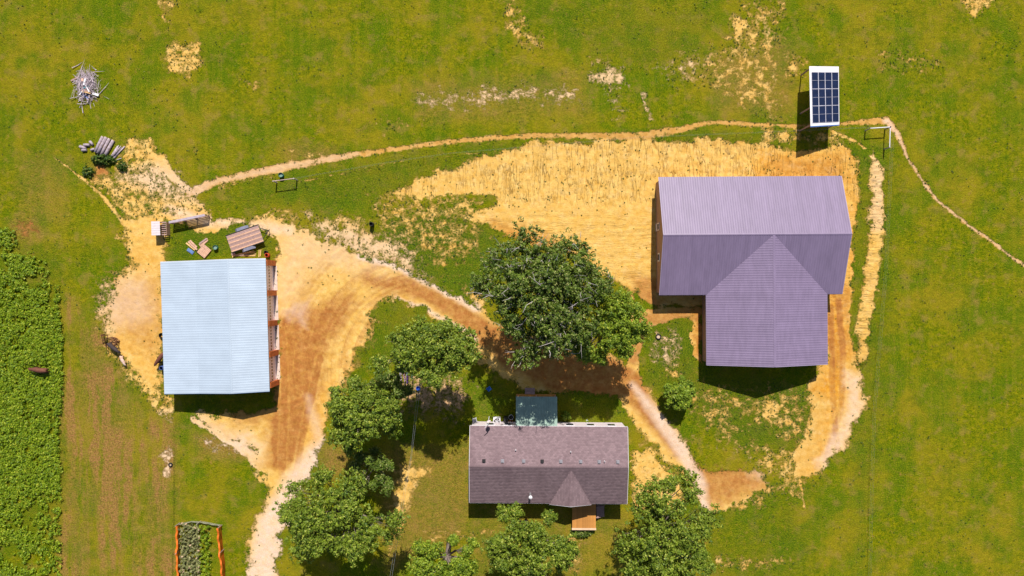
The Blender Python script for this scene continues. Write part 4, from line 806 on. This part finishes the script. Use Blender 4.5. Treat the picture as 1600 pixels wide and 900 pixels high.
k = 0
for (x, y, L_, r, a) in ((156, 226, 2.3, .20, 66), (161, 227.5, 2.4, .23, 64), (166, 230, 2.45, .21, 65), (171.5, 233, 2.55, .23, 63)):
    k += 1; nm = ('leftmost', 'second from left', 'third from left', 'rightmost')[k - 1]
    o = thing('log', 'thick grey log, %s of the four big ones in the log pile' % nm, 'log', px(x, y), R(a), 'thick logs in the log pile'); MB().tube([(-L_ / 2, 0, r), (-.2, .03, r), (L_ / 2, -.02, r)], [r, r * .95, r * .85], 10).build('bark', M_log, o, True); MB().tube([(-L_ / 2 - .015, 0, r), (L_ / 2 + .015, -.02, r)], r * .8, 10).build('sawn_end', M_new, o)
o = thing('branch_wood_pile', 'thin poles stacked right of the four thick logs', 'wood pile', px(183, 240))
for (dx, dy, L_, r, a, z) in ((-.45, .1, 2.1, .08, 58, .08), (-.2, .25, 1.9, .08, 60, .1), (.0, .0, 2.1, .09, 52, .09), (.3, .1, 2.2, .09, 50, .08), (.5, .3, 1.7, .08, 47, .1), (-.15, .1, 1.6, .06, 55, .25), (-.5, -.7, .8, .1, 50, .1), (.3, -.75, .7, .07, 20, .07), (.15, .3, 1.6, .06, 53, .26)):
    d = Vector((math.cos(R(a)), math.sin(R(a)), 0)) * L_ / 2; MB().tube([Vector((dx, dy, z)) - d, Vector((dx, dy + .02, z)), Vector((dx, dy, z)) + d], [r, r * .9, r * .7], 7).build('pole', M_brush, o, True)
for i, (x, y, L_, r, a, lb) in enumerate(((131, 231, .8, .22, -20, 'short grey log lying farthest left of the pile'), (137, 227, .75, .2, 0, 'stubby grey log above the farthest left one'), (144, 224, .6, .18, -50, 'stubby grey log nearest the thick logs'), (146, 234, .5, .17, 20, 'small grey stump piece below the stubby logs'), (133, 235, .6, .2, 5, 'stubby log at the lower left of the pile'))):
    o = thing('short_log', lb, 'log', px(x, y), R(a), 'short logs left of the log pile'); MB().tube([(-L_ / 2, 0, r), (L_ / 2, 0, r)], [r, r * .9], 9).build('bark', M_log, o, True); MB().tube([(-L_ / 2 - .012, 0, r), (L_ / 2 + .012, 0, r)], r * .75, 9).build('sawn_end', M_brush, o)
# ------------------------------------------------------------ garden plot
gd = thing('garden_fence', 'orange plastic mesh fence round the planted garden plot', 'fence'); M_or = mat('orange_mesh', (.62, .13, .01), .6, .15, 3); M_net = mat('grey_net', (.26, .26, .18), .8, .15)
def net(pts, h, m, nm, step=.22, sag=.06):
    b = MB(); P = []
    for (x0, y0), (x1, y1) in zip(pts[:-1], pts[1:]):
        a, c = px(x0, y0), px(x1, y1); n = max(2, int((c - a).length / step))
        for k in range(n): P.append(a.lerp(c, k / n))
    P.append(px(*pts[-1])); hh = [h * (1 - sag + sag * math.cos(i * .35) + .05 * math.sin(i * 1.3)) for i in range(len(P))]; off = [Vector((.06 * math.sin(i * .7), .0, 0)) for i in range(len(P))]
    rows = 7
    for i in range(len(P) - 1):
        for r in range(rows):
            f0 = (r + .15) / rows; f1 = (r + .85) / rows; b.add([P[i] + off[i] * f0 + Vector((0, 0, hh[i] * f0)), P[i + 1] + off[i + 1] * f0 + Vector((0, 0, hh[i + 1] * f0)), P[i + 1] + off[i + 1] * f1 + Vector((0, 0, hh[i + 1] * f1)), P[i] + off[i] * f1 + Vector((0, 0, hh[i] * f1))], [(0, 1, 2, 3)])
        d = (P[i + 1] - P[i]).normalized() * .05; b.add([P[i] - d + off[i] * 0, P[i] + d, P[i] + d + off[i] + Vector((0, 0, hh[i])), P[i] - d + off[i] + Vector((0, 0, hh[i]))], [(0, 1, 2, 3)])
    # folded top hem lies over a little
    for i in range(len(P) - 1): b.add([P[i] + off[i] + Vector((-.12, 0, hh[i] + .01)), P[i] + off[i] + Vector((.12, 0, hh[i] + .01)), P[i + 1] + off[i + 1] + Vector((.12, 0, hh[i + 1] + .01)), P[i + 1] + off[i + 1] + Vector((-.12, 0, hh[i + 1] + .01))], [(0, 1, 2, 3)])
    b.build(nm, m, gd)
net([(281, 818), (281, 860), (282, 900), (282, 940)], .95, M_or, 'orange_mesh'); net([(346, 820), (348, 850), (352, 880), (352, 910), (350, 940)], 1.3, M_or, 'orange_mesh'); net([(281, 818), (300, 814), (320, 815), (346, 820)], .55, M_net, 'grey_net')
for x, y in ((281, 817), (281, 860), (282, 905), (347, 820), (350, 858), (352, 905), (314, 814)): p = px(x, y); MB().tube([p + Vector((0, 0, -.1)), p + Vector((0, 0, 1.3))], .04, 6).build('post', M_post, gd)
def plant_mesh(seed, m, n, r, h, leaf): 
    g = np.random.default_rng(seed); c = g.normal(size=(n, 3)) * np.array([r, r, 0]) * .5; c[:, 2] = g.uniform(.1, h, n); return leaf_cloud('leaves', c, np.full(n, r * .5), 9, leaf, seed, m)
M_gp = leaf_mat('garden_grey_leaves', (.09, .12, .03), (.40, .38, .17), .2, (.50, .34, .22)); pms = [plant_mesh(200 + i, M_gp, 7, .42, .8, .15) for i in range(3)]; pmg = [plant_mesh(210 + i, M_weed, 7, .42, .6, .13) for i in range(2)]
stm = MB().tube([(0, 0, -.05), (0, 0, .3)], .02, 4).mesh('stem', M_bark)
g = np.random.default_rng(3)
for r in range(6):
    for c in range(15):
        x = 288 + r * 7.6 + g.normal(0, .7); y = 822 + c * 6.4 + g.normal(0, .8); big = r >= 4
        if big and g.uniform() < .12: continue
        o = thing('garden_plant', 'bright green plant in the right hand rows of the garden plot' if big else 'grey green plant in the crowded left rows of the garden plot', 'plant', px(x, y), g.uniform(0, 6), 'bright garden plants' if big else 'grey green garden plants')
        link('foliage', (pmg if big else pms)[int(g.integers(2))], o); link('stem', stm, o); o.scale = (1, 1, g.uniform(.8, 1.25))
# ------------------------------------------------------------ animals
def animal(name, label, cat, x, y, rz, L_, m, headdown=.2, group=None, m2=None):
    s = L_ / 2.2; root = thing(name, label, cat, px(x, y), R(rz), group)
    V = [((-.75, 0, 1.08), .30), ((-.35, 0, 1.05), .33), ((.1, 0, 1.03), .36), ((.5, 0, 1.1), .31), ((.85, 0, 1.25 - headdown), .19), ((1.12, 0, 1.3 - headdown * 2), .15), ((1.42, 0, 1.18 - headdown * 2.4), .09),
         ((-.98, 0, 1.18), .06), ((-1.05, 0, .75), .03), ((-1.05, .02, .45), .05)]
    E = [(0, 1), (1, 2), (2, 3), (3, 4), (4, 5), (5, 6), (0, 7), (7, 8), (8, 9)]
    for sy in (-1, 1):
        b = len(V); V += [((.5, sy * .2, .75), .13), ((.52, sy * .21, .42), .07), ((.52, sy * .21, .06), .06), ((-.72, sy * .2, .78), .17), ((-.85, sy * .21, .45), .075), ((-.78, sy * .21, .06), .06), ((1.1, sy * .2, 1.36 - headdown * 2), .04)]
        E += [(3, b), (b, b + 1), (b + 1, b + 2), (0, b + 3), (b + 3, b + 4), (b + 4, b + 5), (5, b + 6)]
    me = bpy.data.meshes.new('body'); me.from_pydata([tuple(Vector(v) * s) for v, r in V], E, []); o = link('body', me, root)
    sk = o.modifiers.new('skin', 'SKIN'); sd = me.skin_vertices[0].data
    for i, (v, r) in enumerate(V): sd[i].radius = (r * s, r * s)
    sd[0].use_root = True; ss = o.modifiers.new('sub', 'SUBSURF'); ss.levels = 1; ss.render_levels = 1
    dg = bpy.context.evaluated_depsgraph_get(); me2 = bpy.data.meshes.new_from_object(o.evaluated_get(dg)); o.modifiers.clear(); o.data = me2
    me2.materials.clear(); me2.materials.append(m); me2.polygons.foreach_set('use_smooth', [True] * len(me2.polygons)); return root
M_cow = mat('brown_hide', (.13, .045, .028), .8, .3, 2.5); M_cow2 = mat('dark_hide', (.05, .035, .035), .8, .3, 2.5); M_calf = mat('white_brown_hide', (.70, .55, .48), .8, .1, 2.2, col2=(.35, .15, .08))
animal('cow', 'brown cow standing among the tall weeds at far left', 'cow', 69, 577, 172, 2.3, M_cow, .12)
animal('cow', 'dark cow standing beside the rusty hay feeder', 'cow', 182, 542, -38, 1.9, M_cow2, .2)
animal('calf', 'white and brown calf below the hay feeder', 'calf', 195, 562, -62, 1.35, M_calf, .2)
animal('cow', 'reddish brown cow half hidden under the garage eave', 'cow', 255, 559, 232, 2.0, M_cow, .18)
hf = thing('hay_feeder', 'rusty round hay feeder ring with loose hay inside', 'hay feeder', px(177, 534)); M_ru = mat('rusty_pipe', (.10, .035, .02), .8, .4, 6)
RR = .85
for h in (.15, .5, .95): MB().tube([(RR * math.cos(t * math.pi / 12), RR * .72 * math.sin(t * math.pi / 12), h) for t in range(25)], .035, 5, False).build('hoop', M_ru, hf)
for t in range(10): MB().tube([(RR * math.cos(t * math.pi / 5), RR * .72 * math.sin(t * math.pi / 5), .1), (RR * math.cos(t * math.pi / 5 + .2), RR * .72 * math.sin(t * math.pi / 5 + .2), .95)], .03, 5).build('bar', M_ru, hf)
g = np.random.default_rng(8); M_hay = leaf_mat('hay', (.25, .10, .04), (.55, .32, .12), .1); cc_ = g.normal(size=(40, 3)) * np.array([.3, .22, 0]) + np.array([0, 0, .15]); tag(link('hay', leaf_cloud('hay', cc_, np.full(40, .15), 14, .1, 4, M_hay), hf), kind='stuff')
pf = thing('leaning_frame', 'dark bent pipe frame standing left of the hay feeder', 'frame', px(165, 531)); MB().tube([(-.1, .75, 0), (-.1, .7, .9), (.25, .6, .9), (.3, .6, 0)], .05, 5).tube([(-.1, .7, .8), (.15, -.45, .7), (.15, -.45, 0)], .05, 5).tube([(-.1, .7, .4), (.15, -.45, .4)], .04, 5).build('pipe', M_ru, pf)
# ------------------------------------------------------------ by the house
def sitchair(x, y, rz, label, m):
    o = thing('patio_chair', label, 'chair', px(x, y), R(rz))
    for k in range(4): MB().box((-.2 + k * .133, 0, .42), (.11, .5, .03)).build('seat_slat', m, o)
    MB().box((0, .26, .72), (.5, .04, .55)).build('backrest', m, o)
    for xx in (-.24, .24):
        MB().box((xx, 0, .62), (.05, .5, .04)).build('armrest', m, o)
        for yy in (-.22, .24): MB().box((xx, yy, .3), (.05, .05, .6)).build('leg', m, o)
sitchair(742, 655.5, 10, 'pale slatted chair by the north west corner of the house', M_trim)
sitchair(764.5, 607, 40, 'bright blue chair on the shaded grass above the house', mat('blue_paint', (.03, .16, .6), .5, .1))
ac = thing('cooling_unit', 'white framed unit with dark round fan by the north wall', 'air conditioner', px(776.5, 656.5)); MB().box((0, 0, .42), (.95, .95, .8)).build('casing', M_trim, ac); MB().lathe((0, 0, .83), [(.40, 0), (.40, .03), (0, .03)], 20).build('fan_grille', M_dark, ac)
for k in range(3): MB().box((0, 0, .875), (.74, .06, .02), R(60 * k + 20)).build('fan_blade', M_trim, ac)
gr = thing('grill', 'tall black grill standing left of the green porch roof', 'grill', px(790.5, 655.5)); MB().box((0, 0, .55), (.55, 1.0, .7)).build('cabinet', M_black, gr); MB().lathe((0, 0, .9), [(.30, 0), (.30, .15), (.2, .3), (0, .36)], 14).build('lid', M_dark, gr, True)
for xx in (-.2, .2): MB().box((xx, .3, .1), (.05, .05, .3)).box((xx, -.3, .1), (.05, .05, .3)).build('leg', M_dark, gr)
pt = lathe_thing('flower_pot', 'terracotta pot with a plant beside the green porch roof', 'flower pot', 798, 659, [(.2, 0), (.28, .4), (.25, .38), (.2, .05)], mat('terracotta', (.42, .13, .04), .8, .1)); link('foliage', plant_mesh(301, M_tuft, 5, .28, .9, .1), pt)
lathe_thing('galvanised_tub', 'bluish grey metal tub against the side of the green porch', 'tub', 798.5, 651, [(.3, 0), (.34, .5), (.31, .48), (.28, .05)], M_galv, inner=(.3, .3, M_black))
bn = thing('bench', 'orange brown bench against the north wall of the house', 'bench', px(917, 663.2)); MB().box((0, 0, .45), (1.4, .42, .05)).build('seat', M_rust, bn)
for xx in (-.6, .6): MB().box((xx, 0, .22), (.08, .38, .44)).build('leg', M_rust, bn)
MB().box((0, -.2, .75), (1.4, .05, .4)).build('backrest', M_rust, bn)
pt = lathe_thing('planter', 'small white planter with green plant on the bench side', 'planter', 917, 657.5, [(.13, 0), (.18, .35), (.15, .33), (.12, .02)], M_trim); link('foliage', plant_mesh(302, M_weed, 5, .24, .6, .08), pt)
# dish mast fixed to the north wall
ms = thing('dish_mast', 'white antenna mast with small dish rising above the north eave', 'antenna'); p0 = px(762.5, 661, 4.4); p0.z = 0
MB().tube([p0 + Vector((0, 0, 0)), p0 + Vector((0, 0, 5.4))], .045, 8).build('mast', M_trim, ms); MB().tube([p0 + Vector((-.35, -.45, 5.2)), p0 + Vector((.15, .3, 5.5))], .05, 6).build('arm', M_trim, ms)
MB().lathe((0, 0, 0), [(0, 0), (.18, .03), (.30, .12), (.31, .13), (.18, .045), (0, .02)], 16).build('dish', M_white, ms, True).name; ds_ = [c for c in ms.children if c.name.startswith('dish')][0]; ds_.location = p0 + Vector((.12, .25, 5.1)); ds_.rotation_euler = (R(-70), 0, R(20))
# clothes line
M_l1, M_pink, M_pur, M_teal, M_bl = mat('white_cloth', (.75, .72, .78), .8, .08), mat('pink_cloth', (.62, .33, .38), .8, .1), mat('purple_cloth', (.16, .06, .34), .8, .2), mat('teal_cloth', (.03, .22, .24), .8, .2), mat('pale_blue_cloth', (.35, .50, .62), .8, .1)
cl = thing('clothes_line', 'clothes line on two T posts strung beside the dark green tree', 'clothes line'); hh = 2.0; A_, B2 = px(633, 566, 2), px(636, 612, 2)
for q in (A_, B2): q.z = 0; MB().tube([q, q + Vector((0, 0, hh))], .05, 6).tube([q + Vector((-.95, 0, hh)), q + Vector((1.05, 0, hh))], .04, 6).build('post', M_galv, cl)
for k in range(4): o_ = Vector((-.85 + k * .6, 0, hh)); MB().tube([A_ + o_, (A_ + B2) / 2 + o_ + Vector((0, 0, -.08)), B2 + o_], .008, 3, False).build('line', M_galv, cl)
def garment(name, label, x0, y0, x1, y1, drop, m, sleeve=False, mm=None):
    a, b = px(x0, y0, 1.92), px(x1, y1, 1.92); n = 8; V = []; F = []
    for i in range(n + 1):
        p = a.lerp(b, i / n); wv = .04 * math.sin(i * 2.1)
        V += [(p.x + .012, p.y, 1.94), (p.x + .05 + wv, p.y, 1.94 - drop * (.9 + .1 * math.cos(i * 1.7))), (p.x - .06 - wv * .5, p.y, 1.94 - drop * .8), (p.x - .012, p.y, 1.95)]
    for i in range(n):
        for k in range(3): F.append((4 * i + k, 4 * i + 4 + k, 4 * i + 5 + k, 4 * i + 1 + k))
        F.append((4 * i + 3, 4 * i, 4 * i + 4, 4 * i + 7))
    o = MB().add(V, F).build(name, m); tag(o, label, 'laundry'); return o
garment('towel', 'white towel hanging on the leftmost clothes line', 624.5, 580, 625, 593, 1.1, M_l1); garment('towel', 'pinkish white cloth hanging below the white towel', 625.3, 593.5, 626.3, 602, 1.0, mat('pinkish_white_cloth', (.72, .58, .62), .8, .08))
garment('shirt', 'pink shirt hanging on the second clothes line', 630, 577, 630.5, 588, .9, M_pink); garment('shirt', 'rose coloured shirt hanging below the pink one', 631, 588.5, 632, 597, .9, mat('rose_cloth', (.6, .35, .45), .8, .1))
garment('sheet', 'pale blue and white sheet at the top of the third line', 636, 575, 635, 588, 1.2, M_bl); garment('trousers', 'purple trousers hanging on the third clothes line', 635, 588.5, 635.3, 600, 1.1, M_pur)
garment('shirt', 'teal shirt hanging on the rightmost clothes line', 643, 584, 643, 593, .8, M_teal)
o = thing('blue_bucket', 'bright blue bucket on the ground right of the laundry', 'bucket', px(654, 606)); MB().lathe((0, 0, 0), [(.2, 0), (.3, .45), (.27, .43), (.18, .03), (0, .03)], 16).build('body', mat('bright_blue', (.03, .12, .6), .4, .1), o, True); MB().tube([(.3 * math.cos(t * math.pi / 8), .3 * math.sin(t * math.pi / 8), .45 + .12 * math.sin(t * math.pi / 8)) for t in range(9)], .012, 4).build('handle', M_galv, o)
# overhead cable to the house
pc = thing('utility_cable', 'thin twin cable strung over the shaded lawn left of the house', 'cable')
for dx in (0, .25): MB().tube([px(655, 595, 5.5) + Vector((dx, 0, 0)), px(648, 650, 5) + Vector((dx, 0, 0)), px(642, 712, 4.8) + Vector((dx * .5, 0, 0)), px(625, 800, 5) + Vector((dx, 0, 0)), px(608, 910, 5.5) + Vector((dx, 0, 0))], .012, 4).build('strand', M_galv, pc)
